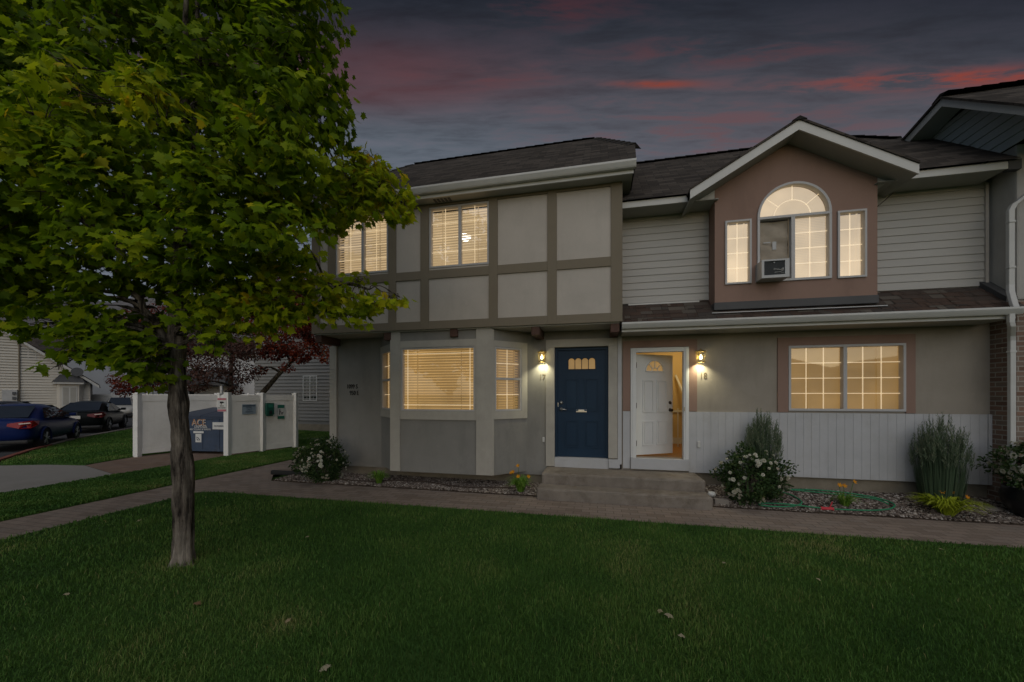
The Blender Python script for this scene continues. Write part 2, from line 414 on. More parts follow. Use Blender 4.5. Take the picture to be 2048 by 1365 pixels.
def text_mesh(body, size, o, ux, n, mat, parent, name='lettering', depth=.004, align='LEFT', sx=1.0, lift=.002, spacing=1.0):
    cu = bpy.data.curves.new('t', 'FONT'); cu.body = body; cu.size = size; cu.extrude = depth/2; cu.align_x = align; cu.space_character = spacing
    cu.resolution_u = 3
    ob = bpy.data.objects.new('t', cu); COL.objects.link(ob)
    bpy.context.view_layer.update()
    dg = bpy.context.evaluated_depsgraph_get()
    me = bpy.data.meshes.new_from_object(ob.evaluated_get(dg)); bpy.data.objects.remove(ob); bpy.data.curves.remove(cu)
    ux = Vector(ux); n = Vector(n); o = Vector(o)+n*(lift+depth/2)
    mb = MB(); mb.add([tuple(o+ux*(v.co.x*sx)+Vector((0, 0, 1))*v.co.y+n*v.co.z) for v in me.vertices], [tuple(p.vertices) for p in me.polygons])
    bpy.data.meshes.remove(me)
    return mb.build(name, mat, parent)

def window(parent, o, ux, n, u0, u1, z0, z1, cols=0, rows=0, mull=None, rail=None, blind='blind_hi', room='room_hi', pitch=.05, tilt=55, fw=.04, border=None, sides=None, blind_d=-.10, proud=.012, cut=None):
    """framed, glazed and lit window: frame > pane, grid, blind, lit room behind"""
    f = MB()
    for a in ((u0, u1, z1-fw, z1), (u0, u1, z0, z0+fw), (u0, u0+fw, z0+fw, z1-fw), (u1-fw, u1, z0+fw, z1-fw)): pbox(f, o, ux, n, *a, -.075, proud)
    if mull is not None: pbox(f, o, ux, n, mull-.026, mull+.026, z0+fw, z1-fw, -.07, proud-.004)
    if rail is not None: pbox(f, o, ux, n, u0+fw, u1-fw, rail-.02, rail+.02, -.07, proud-.004)
    w = f.build('window', M['frame'], parent)
    p = MB(); oo = Vector(o); U = Vector(ux); NN = Vector(n)
    p.quad(*[oo+U*u+NN*(-.03)+Vector((0, 0, z)) for u, z in rect(u0+fw, u1-fw, z0+fw, z1-fw)]).build('pane', M['pane'], w)
    g = MB(); t = .007
    sash = sides or ([(u0+fw, mull-.026), (mull+.026, u1-fw)] if mull is not None else [(u0+fw, u1-fw)])
    zs = [(z0+fw, rail-.02), (rail+.02, z1-fw)] if rail is not None else [(z0+fw, z1-fw)]
    if border:
        for a, b in sash:
            for c, e in zs:
                for x in (a+border, b-border): pbox(g, o, ux, n, x-t, x+t, c, e, -.047, -.04)
                for z in (c+border, e-border): pbox(g, o, ux, n, a, b, z-t, z+t, -.046, -.041)
    else:
        for a, b in sash:
            for c, e in zs:
                for i in range(1, cols): x = a+(b-a)*i/cols; pbox(g, o, ux, n, x-t, x+t, c, e, -.047, -.04)
                for i in range(1, rows): z = c+(e-c)*i/rows; pbox(g, o, ux, n, a, b, z-t, z+t, -.046, -.041)
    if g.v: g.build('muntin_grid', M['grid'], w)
    if blind:
        b = MB(); th = R(tilt); hw = pitch*(.52 if pitch > .04 else .62)
        z = z0+.02
        while z < z1-.02:
            dy = hw*math.cos(th); dz = hw*math.sin(th)
            c = [oo+U*u+NN*(blind_d+s*dy)+Vector((0, 0, z-s*dz)) for u, s in ((u0+.012, 1), (u1-.012, 1), (u1-.012, -1), (u0+.012, -1))]
            b.quad(*c); z += pitch
        for x in (u0+(u1-u0)*.2, u0+(u1-u0)*.8): pbox(b, o, ux, n, x-.003, x+.003, z0+.02, z1-.02, blind_d-.004, blind_d+.03)
        b.build('blind', M[blind], w)
    r = MB()
    q = [oo+U*u+NN*(-.42)+Vector((0, 0, z)) for u, z in rect(u0-.12, u1+.12, z0-.1, z1+.1)]
    r.quad(*q)
    r.build('lit_room_wall', M[room], w)
    return w

def ridge_caps(mb, a, b, w=.16, step=.22, t=.022, drop=.6):
    a = Vector(a); b = Vector(b); d = (b-a); L = d.length; d.normalize()
    s = d.cross(Vector((0, 0, 1))).normalized(); up = s.cross(d)
    k = int(L/step)
    for i in range(k):
        p = a+d*(i*step); q = p+d*(step*1.25)
        lift0 = .020; lift1 = .005
        vs = []
        for c, l in ((p, lift0), (q, lift1)):
            vs += [c+s*w-up*(w*drop)+up*l, c+up*(l+.01), c-s*w-up*(w*drop)+up*l]
        mb.add([tuple(v) for v in vs], [(0, 1, 4, 3), (1, 2, 5, 4), (0, 2, 1)])

def lap_siding(mb, o, ux, n, u0, u1, z0, z1, pitch=.125, lip=.016):
    o = Vector(o); ux = Vector(ux); n = Vector(n); z = z0
    while z < z1-.01:
        e = min(z+pitch, z1)
        a = lambda u, d, zz: tuple(o+ux*u+n*d+Vector((0, 0, zz)))
        mb.add([a(u0, lip, z), a(u1, lip, z), a(u1, .003, e), a(u0, .003, e), a(u0, 0, z), a(u1, 0, z)], [(0, 1, 2, 3), (4, 5, 1, 0)])
        z = e

def gutter(mb, x0, x1, yf, yb, z0, z1):
    """K-style gutter running along x, open at the top"""
    prof = [(yb, z1), (yb, z0), (yf+.045, z0), (yf+.03, z0+.02), (yf+.012, z0+(z1-z0)*.5), (yf, z0+(z1-z0)*.72), (yf, z1), (yf+.014, z1), (yf+.014, z1-.012)]
    a = [(x0, y, z) for y, z in prof]; b = [(x1, y, z) for y, z in prof]; k = len(prof)
    mb.add(a+b, [(i, i+1, k+i+1, k+i) for i in range(k-1)])
    mb.add([(x0, y, z) for y, z in prof[:7]], [tuple(range(7))]); mb.add([(x1, y, z) for y, z in prof[:7]], [tuple(range(6, -1, -1))])

# ================================================================== THE ROW HOUSE (three attached units)
# ---- unit with the half-timbered upper storey
H17 = thing('row_house', 'half-timbered cream row house with bay window and navy blue front door', 'house', (-2.6, 7.31, 0), 'attached row houses')
mb = MB()
wall_face(mb, (0, 7.31, 0), X, FN, rect(-5.70, .37, .20, 3.05), [rect(-.80, .197, .38, 2.655), rect(-4.45, -1.45, .3, 2.9)], .16)
mb.box(-5.70, -5.55, 7.472, 12.4, .2, 3.05)
mb.build('lower_wall', M['grey_stucco'], H17)
mb = MB()
wall_face(mb, (0, 6.68, 0), X, FN, rect(-5.65, .395, 3.0, 5.40), [rect(-3.10, -1.93, 4.135, 5.285), rect(-5.12, -3.96, 4.135, 5.285)], .16)
mb.box(-5.65, -5.5, 6.842, 12.4, 3.0, 5.40); mb.box(.245, .395, 6.842, 12.4, 3.0, 5.40)
mb.build('upper_wall', M['panel_stucco'], H17)
MB().box(-5.62, .37, 6.70, 12.4, 2.965, 2.998).build('overhang_soffit', M['soffit'], H17)
MB().box(-5.6, .35, 7.36, 12.4, -.1, .27).build('foundation', M['foundation'], H17)
# timbers: verticals run through, horizontals butt a little behind them
for a, b in ((.222, .41), (-.86, -.695), (-1.927, -1.762), (-3.275, -3.105), (-3.947, -3.787), (-5.296, -5.125), (-5.672, -5.485)):
    m_ = MB().box(a, b, 6.652, 6.676, 2.985, 5.345)
    if a > .2: m_.box(.397, .41, 6.678, 8.2, 2.985, 5.345)
    if a < -5.5: m_.box(-5.672, -5.652, 6.678, 8.2, 2.985, 5.345)
    m_.build('timber', M['timber'], H17, bevel=.004)
xs = [-5.485, -5.296, -5.125, -3.947, -3.787, -3.275, -3.105, -1.927, -1.762, -.86, -.695, .222]
for z0, z1 in ((3.935, 4.094), (2.988, 3.139), (5.289, 5.343)):
    mb = MB()
    for a, b in zip(xs[0::2], xs[1::2]): mb.box(a+.001, b-.001, 6.656, 6.677, z0, z1)
    mb.build('timber', M['timber'], H17)
for u0, u1 in ((-3.10, -1.93), (-5.12, -3.96)):
    window(H17, (0, 6.68, 0), X, FN, u0, u1, 4.137, 5.283, cols=2, rows=4, mull=(u0+u1)/2+.02, blind='blind_hi', room='room_hi', pitch=.05, tilt=50, fw=.032)
# brown beam ends
for x in (-5.555, -4.0, -2.62, -1.08, .29):
    m_ = MB().box(x-.075, x+.075, 6.70, 7.30, 2.815, 2.963)
    if x == -2.62: m_ = MB().box(x-.075, x+.075, 6.69, 6.748, 2.835, 2.985)
    m_.build('beam_end', M['beam'], H17, bevel=.012)
# lower corner pilaster and door casing
MB().box(-5.735, -5.565, 7.265, 7.308, .20, 2.81).box(-5.735, -5.702, 7.31, 7.5, .20, 2.81).build('corner_pilaster', M['trim_stucco'], H17, bevel=.004)
mb = MB(); mb.box(-.966, -.80, 7.262, 7.308, .385, 2.655); mb.box(.197, .362, 7.262, 7.308, .575, 2.655); mb.box(-.966, .362, 7.262, 7.308, 2.656, 2.80)
mb.build('door_casing', M['trim_stucco'], H17, bevel=.004)
MB().box(.365, .433, 7.25, 7.36, .47, 2.962).build('party_line_trim', M['white_paint'], H17, bevel=.003)
MB().box(.20, .40, 7.24, 7.249, .40, .56).build('sill_end_board', M['white_paint'], H17)
MB().box(-.80, .197, 7.27, 7.40, .372, .555).build('door_sill', M['white_paint'], H17, bevel=.004)

def raised_panels(mb, rects, fx, y, d=.014):
    for (a, b, c, e) in rects:
        w = .022
        fx(mb, a, b, c, e, w, y, d)
def fxp(mb, a, b, c, e, w, y, d):
    mb.box(a, b, y-d, y, c, c+w); mb.box(a, b, y-d, y, e-w, e); mb.box(a, a+w, y-d, y, c+w, e-w); mb.box(b-w, b, y-d, y, c+w, e-w)
    mb.box(a+.045, b-.045, y-d*.8, y, c+.045, e-.045)

# navy front door
dz0, dz1, dx0, dx1, dy = .56, 2.60, -.755, .155, 7.385
mb = MB()
arch = []
wz0, wz1 = 2.235, 2.40; wa, wb = -.55, -.04
k = 4; wdt = (wb-wa)/k
loop = [(wa, wz0), (wb, wz0)]
for i in range(k-1, -1, -1):
    for t in range(0, 9):
        an = math.pi*t/8
        u = wa+wdt*(i+.5)+wdt*.5*math.cos(an); z = wz1+.055*math.sin(an)
        if t == 0 and i < k-1: z = wz1-.002; continue
        loop.append((u, z))
wall_face(mb, (0, dy, 0), X, FN, rect(dx0, dx1, dz0, dz1), [loop], .045)
raised_panels(mb, [(dx0+.13, dx0+.40, 1.44, 2.06), (dx1-.40, dx1-.13, 1.44, 2.06), (dx0+.13, dx0+.40, .74, 1.26), (dx1-.40, dx1-.13, .74, 1.26)], fxp, dy)
dr = mb.build('front_door', M['blue_door'], H17)
mb = MB(); mb.box(-.80, dx0, 7.35, 7.45, .556, 2.655); mb.box(dx1, .197, 7.35, 7.45, .556, 2.655); mb.box(dx0, dx1, 7.35, 7.45, 2.603, 2.655)
mb.build('door_frame', M['blue_door'], H17)
mb = MB(); mb.quad(*[(u, dy+.02, z) for u, z in rect(wa-.03, wb+.03, wz0-.02, wz1+.08)]); mb.build('door_light', M['blind_lo'], dr)
mb = MB()
for i in range(1, k): x = wa+wdt*i; mb.box(x-.006, x+.006, dy-.004, dy+.012, wz0, wz1)
pts = loop[1:]
mb.tube([(u, dy-.004, z) for u, z in loop+loop[:1]], .007, 5, False)
mb.build('door_light_frame', M['blue_door'], dr)
mb = MB().lathe([(.034, 0), (.034, -.012), (.016, -.014), (.014, -.03), (.01, -.032)], (dx0+.07, dy-.001, 1.60), 14, 'y'); mb.build('deadbolt', M['steel'], dr, smooth=True)
mb = MB().lathe([(.036, 0), (.034, -.012), (.014, -.018), (.014, -.05), (.012, -.052)], (dx0+.07, dy-.001, 1.47), 14, 'y'); mb.tube([(dx0+.07, dy-.045, 1.47), (dx0+.11, dy-.05, 1.472), (dx0+.18, dy-.046, 1.462)], [.011, .01, .008], 8)
mb.build('door_handle', M['steel'], dr, smooth=True)
MB().box(-.40, -.20, dy-.012, dy-.001, 1.415, 1.465).build('mail_slot', M['steel'], dr, bevel=.004)
MB().box(-.745, -.735, 7.34, 7.349, 1.52, 1.60).build('strike_plate', M['steel'], H17)

# bay window
BW = MB()
bayF = [(-3.92, 6.75), (-1.90, 6.75)]; LJ = (-4.50, 7.31); RJ = (-1.345, 7.31)
wall_face(BW, (0, 6.75, 0), X, FN, rect(-3.92, -1.90, .275, 2.984), [rect(-3.72, -2.22, 1.44, 2.655)], .12)
def side_axes(a, b):
    d = Vector((b[0]-a[0], b[1]-a[1], 0)); L = d.length; d.normalize(); n = Vector((d.y, -d.x, 0)); return d, n, L
dl, nl, Ll = side_axes(LJ, bayF[0]); drr, nr, Lr = side_axes(bayF[1], RJ)
wl = (Ll*.13, Ll*.90); wr = (Lr*.08, Lr*.83)
wall_face(BW, (LJ[0], LJ[1], 0), dl, nl, rect(0, Ll, .275, 2.96), [rect(wl[0], wl[1], 1.445, 2.64)], .1)
wall_face(BW, (bayF[1][0], bayF[1][1], 0), drr, nr, rect(0, Lr, .275, 2.96), [rect(wr[0], wr[1], 1.445, 2.64)], .1)
BW.prism([(LJ[0], LJ[1], .26), (bayF[0][0], bayF[0][1], .26), (bayF[1][0], bayF[1][1], .26), (RJ[0], RJ[1], .26)], (0, 0, .014))
bay = BW.build('bay_window', M['grey_stucco'], H17)
mb = MB()
mb.box(-3.945, -3.74, 6.715, 6.749, .268, 2.984)
pbox(mb, (LJ[0], LJ[1], 0), dl, nl, Ll-.035, Ll+.02, .268, 2.96, .001, .03)
mb.build('bay_pilaster', M['trim_stucco'], bay, bevel=.003)
mb = MB(); mb.box(-2.19, -1.885, 6.715, 6.749, .268, 2.984)
pbox(mb, (bayF[1][0], bayF[1][1], 0), drr, nr, -.02, .035, .268, 2.96, .001, .03)
mb.build('bay_pilaster', M['trim_stucco'], bay, bevel=.003)
mb = MB()
for a in ((-3.738, -3.72, 1.44, 2.655), (-2.22, -2.192, 1.44, 2.655), (-3.738, -2.192, 2.656, 2.787), (-3.738, -2.192, 1.275, 1.439)): mb.box(a[0], a[1], 6.727, 6.749, a[2], a[3])
for (o_, d_, n_, L_, w_) in ((LJ, dl, nl, Ll, wl), (bayF[1], drr, nr, Lr, wr)):
    q = (o_[0], o_[1], 0); e0 = .037 if o_ is not LJ else .0; e1 = L_-.037 if o_ is LJ else L_-.002
    for a in ((e0, w_[0], 1.445, 2.64), (w_[1], e1, 1.445, 2.64), (e0, e1, 2.641, 2.755), (e0, e1, 1.295, 1.444)): pbox(mb, q, d_, n_, *a, .001, .02)
mb.build('bay_trim', M['trim_stucco'], bay)
window(H17, (0, 6.75, 0), X, FN, -3.72, -2.22, 1.442, 2.653, border=.085, blind='blind_lo', room='room_lo', pitch=.052, tilt=47, fw=.028)
window(H17, (LJ[0], LJ[1], 0), dl, nl, wl[0], wl[1], 1.447, 2.638, cols=2, rows=2, rail=2.05, blind='blind_lo', room='room_lo', pitch=.05, tilt=54, fw=.03)
window(H17, (bayF[1][0], bayF[1][1], 0), drr, nr, wr[0], wr[1], 1.447, 2.638, cols=2, rows=2, rail=2.05, blind='blind_lo', room='room_lo', pitch=.05, tilt=54, fw=.03)

# roof of the half-timbered unit: steep hip, cut off at the party line
m8 = .833; ez = 5.50; ey = 6.36; ry = 8.97; rz = 7.674
def roof17(x, y): return ez+m8*(y-ey)
A = (-6.0, ey, ez); B = (.605, ey, ez); C_ = (.70, 7.60, roof17(0, 7.60)); Dp = (-.078, ry, rz); E_ = (-4.52, ry, rz)
yb = 2*ry-ey
Ab = (-6.0, yb, ez); Bb = (.605, yb, ez); Cb = (.70, 2*ry-7.60, C_[2])
mb = MB(); mb.quad(A, B, C_, Dp, E_); mb.quad(Ab, A, E_); mb.quad(C_, Cb, Dp); mb.quad(Bb, Ab, E_, Dp, Cb); mb.quad(B, Bb, Cb, C_)
t_ = .03
mb.add([(p[0], p[1], p[2]-t_) for p in (A, B)]+[A, B], [(0, 1, 3, 2)]); mb.add([(p[0], p[1], p[2]-t_) for p in (Ab, A)]+[Ab, A], [(0, 1, 3, 2)])
rf = mb.build('roof', M['shingle'], H17, uv=True)
mb = MB(); ridge_caps(mb, E_, Dp); ridge_caps(mb, A, E_); ridge_caps(mb, (C_[0]-.0, C_[1], C_[2]), Dp, drop=.45); mb.build('ridge_cap', M['shingle'], rf)
mb = MB().box(-5.95, .57, 6.43, 6.455, 5.335, 5.478).box(-5.95, -5.925, 6.457, 12.0, 5.335, 5.478); mb.build('fascia', M['white_metal'], H17)
mb = MB().box(-5.92, .56, 6.457, 6.678, 5.338, 5.352).box(.40, .56, 6.68, 7.9, 5.338, 5.352).box(-5.92, -5.655, 6.68, 12, 5.338, 5.352); mb.build('eave_soffit', M['soffit'], H17)
mb = MB(); gutter(mb, -6.02, .603, 6.315, 6.428, 5.395, 5.505); mb.build('gutter', M['white_metal'], H17)
mb = MB()
for i in range(5): mb.box(-2.95+.07*i, -2.90+.07*i, 6.50, 6.62, 5.330, 5.337)
mb.build('soffit_vent', M['dark_flash'], H17)

# lettering on the wall
text_mesh('1099 S', .135, (-5.335, 7.31, 1.885), X, FN, M['ink'], H17, 'street_number', sx=.74, spacing=.98, depth=.01)
text_mesh('950 E', .135, (-5.265, 7.31, 1.745), X, FN, M['ink'], H17, 'street_number', sx=.74, spacing=1.0, depth=.01)
text_mesh('17', .155, (-1.105, 7.31, 2.04), X, FN, M['numeral'], H17, 'door_number', sx=.8, depth=.006)
MB().box(-1.035, -.995, 7.285, 7.308, .84, .93).build('doorbell', M['white_metal'], H17, bevel=.004)

# ---- unit with the gabled dormer
H18 = thing('row_house', 'tan row house with salmon gable, arched window and open white door', 'house', (3.1, 7.31, 0), 'attached row houses')
mb = MB()
wall_face(mb, (0, 7.31, 0), X, FN, rect(.435, 5.88, .36, 2.99), [rect(.66, 1.525, .60, 2.55), rect(3.144, 4.794, 1.48, 2.576)], .16)
mb.build('lower_wall', M['tan_stucco'], H18)
MB().box(.44, 5.88, 7.355, 12.4, -.1, .37).build('foundation', M['foundation'], H18)
# board wainscot
mb = MB()
def boards(x0, x1, z0, z1, pitch=.1185):
    x = x0
    while x < x1-.01:
        e = min(x+pitch, x1); mb.box(x+.002, e-.002, 7.282, 7.306, z0, z1); x = e
boards(.456, .585, .40, 1.447); mb.box(.456, .585, 7.2865, 7.304, .40, 1.445); mb.build('board_wainscot', M['white_paint'], H18)
mb = MB(); boards(1.585, 5.83, .372, 1.447); mb.box(1.585, 5.83, 7.2865, 7.304, .372, 1.445)
mb.box(5.832, 5.876, 7.268, 7.306, .372, 1.45)
mb.build('board_wainscot', M['white_paint'], H18)
mb = MB().box(.456, .588, 7.286, 7.308, 1.455, 2.735).box(1.588, 1.72, 7.286, 7.308, 1.455, 2.735).box(.588, 1.588, 7.286, 7.308, 2.61, 2.735)
mb.build('salmon_surround', M['salmon'], H18); mb = MB()
mb.box(2.985, 3.143, 7.286, 7.308, 1.455, 2.715).box(4.795, 4.92, 7.286, 7.308, 1.455, 2.715).box(3.143, 4.795, 7.286, 7.308, 2.577, 2.715)
mb.build('salmon_surround', M['salmon'], H18)
window(H18, (0, 7.31, 0), X, FN, 3.146, 4.792, 1.482, 2.574, cols=3, rows=4, mull=3.965, blind='blind_lo', room='room_lo', pitch=.026, tilt=70, fw=.036, proud=.03)
# white door frame, threshold and the open leaf
mb = MB().box(.592, .69, 7.272, 7.40, .60, 2.602).box(1.495, 1.583, 7.272, 7.40, .60, 2.602).box(.691, 1.494, 7.272, 7.40, 2.525, 2.602)
mb.box(.62, .665, 7.262, 7.271, .60, 2.59).box(1.525, 1.565, 7.262, 7.271, .60, 2.59)
mb.build('door_frame', M['white_door'], H18, bevel=.004)
MB().box(.592, 1.583, 7.24, 7.42, .40, .598).build('door_sill', M['white_paint'], H18, bevel=.005)
MB().box(1.505, 1.512, 7.262, 7.271, 1.46, 1.53).build('strike_plate', M['brass'], H18)
an = R(31); ud = (math.cos(an), math.sin(an), 0); nd = (math.sin(an), -math.cos(an), 0); ho = (.70, 7.395, 0)
mb = MB(); W = .83; z0, z1 = .63, 2.505
fan = [(W/2-.20+.0, 2.19), (W/2+.20, 2.19)]+[(W/2+.20*math.cos(math.pi*t/14), 2.19+.205*math.sin(math.pi*t/14)) for t in range(1, 14)]
wall_face(mb, ho, ud, nd, rect(0, W, z0, z1), [fan], .045)
def fxd(mb, a, b, c, e, w, y, d):
    for q in ((a, b, c, c+w), (a, b, e-w, e), (a, a+w, c+w, e-w), (b-w, b, c+w, e-w)): pbox(mb, ho, ud, nd, *q, .0005, d)
    pbox(mb, ho, ud, nd, a+.045, b-.045, c+.045, e-.045, .0005, d*.8)
raised_panels(mb, [(.14, .385, 1.42, 2.03), (W-.385, W-.14, 1.42, 2.03), (.14, .385, .80, 1.26), (W-.385, W-.14, .80, 1.26)], fxd, 0)
pbox(mb, ho, ud, nd, 0, W, z0, z1, -.046, -.045)
lf = mb.build('front_door', M['white_door'], H18)
mb = MB(); O3 = Vector(ho); U3 = Vector(ud); N3 = Vector(nd)
mb.add([tuple(O3+U3*u-N3*.02+Vector((0, 0, z))) for u, z in fan], [tuple(range(len(fan)))])
mb.build('fan_light', M['blind_lo'], lf)
mb = MB()
def fp(r, a): return tuple(O3+U3*(W/2+r*math.cos(a))+N3*.004+Vector((0, 0, 2.19+r*1.02*math.sin(a))))
mb.tube([fp(.205, math.pi*t/14) for t in range(15)]+[fp(.205, 0)], .012, 6, False)
mb.tube([fp(.07, math.pi*t/8) for t in range(9)], .008, 6)
for a in (45, 90, 135): mb.tube([fp(.07, R(a)), fp(.20, R(a))], .008, 6)
mb.build('fan_light_frame', M['white_door'], lf)
def knob(mb, u, z, prof):
    c = O3+U3*u+Vector((0, 0, z)); k_ = 12; vs = []; fs = []
    for (r, h) in prof:
        for i in range(k_):
            a = 2*math.pi*i/k_; vs.append(tuple(c+U3*(r*math.cos(a))+Vector((0, 0, r*math.sin(a)))+N3*h))
    for i in range(len(prof)-1):
        for j in range(k_): fs.append((i*k_+j, i*k_+(j+1) % k_, (i+1)*k_+(j+1) % k_, (i+1)*k_+j))
    fs.append(tuple((len(prof)-1)*k_+j for j in range(k_)))
    mb.add(vs, fs)
mb = MB(); knob(mb, W-.065, 1.60, [(.03, 0), (.03, .014), (.018, .02), (.016, .03), (.002, .032)]); mb.build('deadbolt', M['bronze'], lf, smooth=True)
mb = MB(); knob(mb, W-.065, 1.46, [(.034, 0), (.032, .012), (.013, .016), (.013, .035), (.028, .045), (.031, .06), (.02, .072), (.002, .074)]); mb.build('door_handle', M['bronze'], lf, smooth=True)
for z in (.85, 1.55, 2.3): pbox(MB(), ho, ud, nd, -.012, .008, z-.05, z+.05, -.03, .008).build('hinge', M['bronze'], lf)
# lit hall behind the open door
mb = MB(); mb.quad((.5, 7.48, .58), (.5, 11, .58), (.5, 11, 2.95), (.5, 7.48, 2.95)); mb.quad((2.3, 7.48, .58), (2.3, 11, .58), (2.3, 11, 2.95), (2.3, 7.48, 2.95))
mb.quad((.5, 9.6, .58), (2.3, 9.6, .58), (2.3, 9.6, 2.95), (.5, 9.6, 2.95)); mb.quad((.5, 7.48, 2.94), (2.3, 7.48, 2.94), (2.3, 11, 2.94), (.5, 11, 2.94))
hall = mb.build('entrance_hall', M['warm_wall'], H18)
MB().quad((.5, 7.42, .597), (2.3, 7.42, .597), (2.3, 9.6, .597), (.5, 9.6, .597)).build('hall_floor', M['hall_floor'], hall)
mb = MB().box(1.2, 2.3, 9.55, 9.59, .6, .74).box(1.2, 2.3, 9.56, 9.595, 1.34, 1.39).box(1.93, 2.02, 8.9, 8.99, .6, 1.55)
for i in range(4): mb.box(1.72+.1*i, 1.745+.1*i, 9.0, 9.02, .6, 1.45)
mb.tube([(1.95, 8.94, 1.5), (1.78, 9.5, 2.2)], .025, 6)
mb.build('hall_trim', M['white_door'], hall)
text_mesh('18', .155, (1.765, 7.31, 2.035), X, FN, M['numeral'], H18, 'door_number', sx=.8, depth=.006)
MB().box(1.72, 1.765, 7.255, 7.275, .82, .925).build('outlet_cover', M['white_metal'], H18, bevel=.004)
# pent roof, gutter, siding
mb = MB()
sk0 = (6.74, 2.945); sk1 = (7.31, 2.945+m8*.57)
mb.quad((.40, *sk0), (5.878, *sk0), (5.878, *sk1), (.40, *sk1)); mb.quad((.40, 6.74, 2.92), (5.878, 6.74, 2.92), (5.878, *sk0), (.40, *sk0)); mb.quad((.40, *sk0), (.40, *sk1), (.40, 7.31, 2.92), (.40, 6.74, 2.92))
yy = 6.75
k = 0
rr = random.Random(4)
while yy < 7.25:
    x = .41+rr.random()*.15
    while x < 5.8:
        w = rr.uniform(.12, .3)
        if rr.random() < .55:
            z = 2.945+m8*(yy-6.74); e = min(x+w, 5.87)
            mb.add([(x, yy, z+.013), (e, yy, z+.013), (e, yy+.105, z+m8*.105+.004), (x, yy+.105, z+m8*.105+.004), (x, yy, z+.001), (e, yy, z+.001)], [(0, 1, 2, 3), (4, 5, 1, 0)])
        x += w+.01
    yy += .107
mb.build('pent_roof', M['shingle_mix'], H18, uv=True)
mb = MB().box(.405, 5.72, 6.752, 6.775, 2.822, 2.93); mb.build('fascia', M['white_metal'], H18)
MB().box(.42, 5.72, 6.777, 7.305, 2.825, 2.84).build('eave_soffit', M['soffit'], H18)
mb = MB(); gutter(mb, .402, 5.74, 6.64, 6.75, 2.868, 2.966); mb.build('gutter', M['white_metal'], H18)
MB().box(.40, 5.85, 7.31, 12.4, 3.0, 5.05).build('upper_wall', M['white_vinyl'], H18)
mb = MB(); lap_siding(mb, (0, 7.308, 0), X, FN, .40, 1.96, 3.425, 5.05); mb.build('lap_siding', M['white_vinyl'], H18); mb = MB(); lap_siding(mb, (0, 7.308, 0), X, FN, 4.16, 5.80, 3.425, 5.05)
mb.build('lap_siding', M['white_vinyl'], H18)
for a in (5.80, .395): MB().box(a, a+.04, 7.272, 7.307, 3.46, 5.0).build('corner_trim', M['panel_stucco'], H18)
MB().box(.55, 1.75, 7.262, 7.288, 3.385, 3.412).build('flashing', M['white_metal'], H18)
for a, b in ((.40, 1.47), (4.40, 5.72)): MB().box(a, b, 6.85, 6.875, 4.978, 5.085).build('fascia', M['white_metal'], H18, bevel=.003)
for a, b in ((.40, 1.95), (4.17, 5.72)): MB().box(a, b, 6.877, 7.29, 4.985, 4.998).build('eave_soffit', M['soffit'], H18)
# main roof of this unit
mz = lambda y: 5.09+m8*(y-6.80)
ry8 = 9.26
A = (.40, 6.80, mz(6.80)); B = (6.9, 6.80, mz(6.80)); Cc = (6.9, 6.9, mz(6.9)); D_ = (5.57, 8.61, mz(8.61)); E8 = (5.09, ry8, mz(ry8)); F8 = (.40, ry8, mz(ry8))
mb = MB(); vy = 6.80+(5.965-5.09)/m8
mb.quad(*[(x, y, mz(y)) for x, y in ((.40, 6.80), (1.50, 6.80), (2.99, vy), (2.99, 8.2), (.40, 8.2))]); mb.quad(*[(x, y, mz(y)) for x, y in ((4.46, 6.80), (5.83, 6.80), (5.83, 7.5), (6.9, 7.5), (6.1, 8.2), (2.99, 8.2), (2.99, vy))])
mb.quad((.40, 8.2, mz(8.2)), (5.87, 8.2, mz(8.2)), D_, E8, F8)
mb.quad(F8, E8, (5.09, 12.0, mz(6.52)), (.40, 12.0, mz(6.52))); mb.quad((.40, 6.80, mz(6.8)), F8, (.40, 12.0, mz(6.52)), (.40, 12.0, 3.2), (.40, 6.8, 4.99))
mb.quad(E8, D_, (6.9, 7.5, mz(7.5)), (6.9, 12, 5.0), (5.09, 12.0, mz(6.52)))
rf = mb.build('roof', M['shingle'], H18, uv=True)
mb = MB(); ridge_caps(mb, F8, E8); ridge_caps(mb, (5.57, 8.61, mz(8.61)), E8, drop=.2); mb.build('ridge_cap', M['shingle'], rf)
# salmon gable dormer
gx = 2.99; gs = .575; pk = 5.93; gy = 6.60
def gz(x): return pk-gs*abs(x-gx)
aw = [(2.545, 3.583), (3.591, 3.583), (3.591, 4.64)]+[(3.068+.523*math.cos(math.pi*t/24), 4.64+.523*math.sin(math.pi*t/24)) for t in range(1, 24)]+[(2.545, 4.64)]
mb = MB()
wall_face(mb, (0, 6.95, 0), X, FN, [(1.913, 3.29), (4.206, 3.29), (4.206, gz(4.206)-.12), (gx, pk-.12), (1.913, gz(1.913)-.12)], [rect(2.065, 2.462, 3.575, 4.632), rect(3.669, 4.06, 3.572, 4.628), aw], .14)
mb.box(1.913, 2.03, 7.092, 7.306, 3.29, 5.02); mb.box(4.09, 4.206, 7.092, 7.306, 3.29, 5.02)
dm = mb.build('gable_wall', M['salmon'], H18)
MB().box(1.90, 4.22, 6.935, 7.3, 3.16, 3.288).build('base_flashing', M['dark_flash'], H18, bevel=.01)
MB().box(1.86, 4.30, 6.885, 6.935, 3.10, 3.114).build('apron_flashing', M['ac_grey'], H18)
mb = MB()
xl, xr = 1.455, 4.50; yb2 = 8.75
for (a, b) in ((xl, gx), (gx, xr)):
    mb.prism([(a, gy-.02, gz(a)+.035), (b, gy-.02, gz(b)+.035), (b, gy-.02, gz(b)), (a, gy-.02, gz(a))], (0, yb2-gy, 0))
rf2 = mb.build('gable_roof', M['shingle'], H18, uv=True)
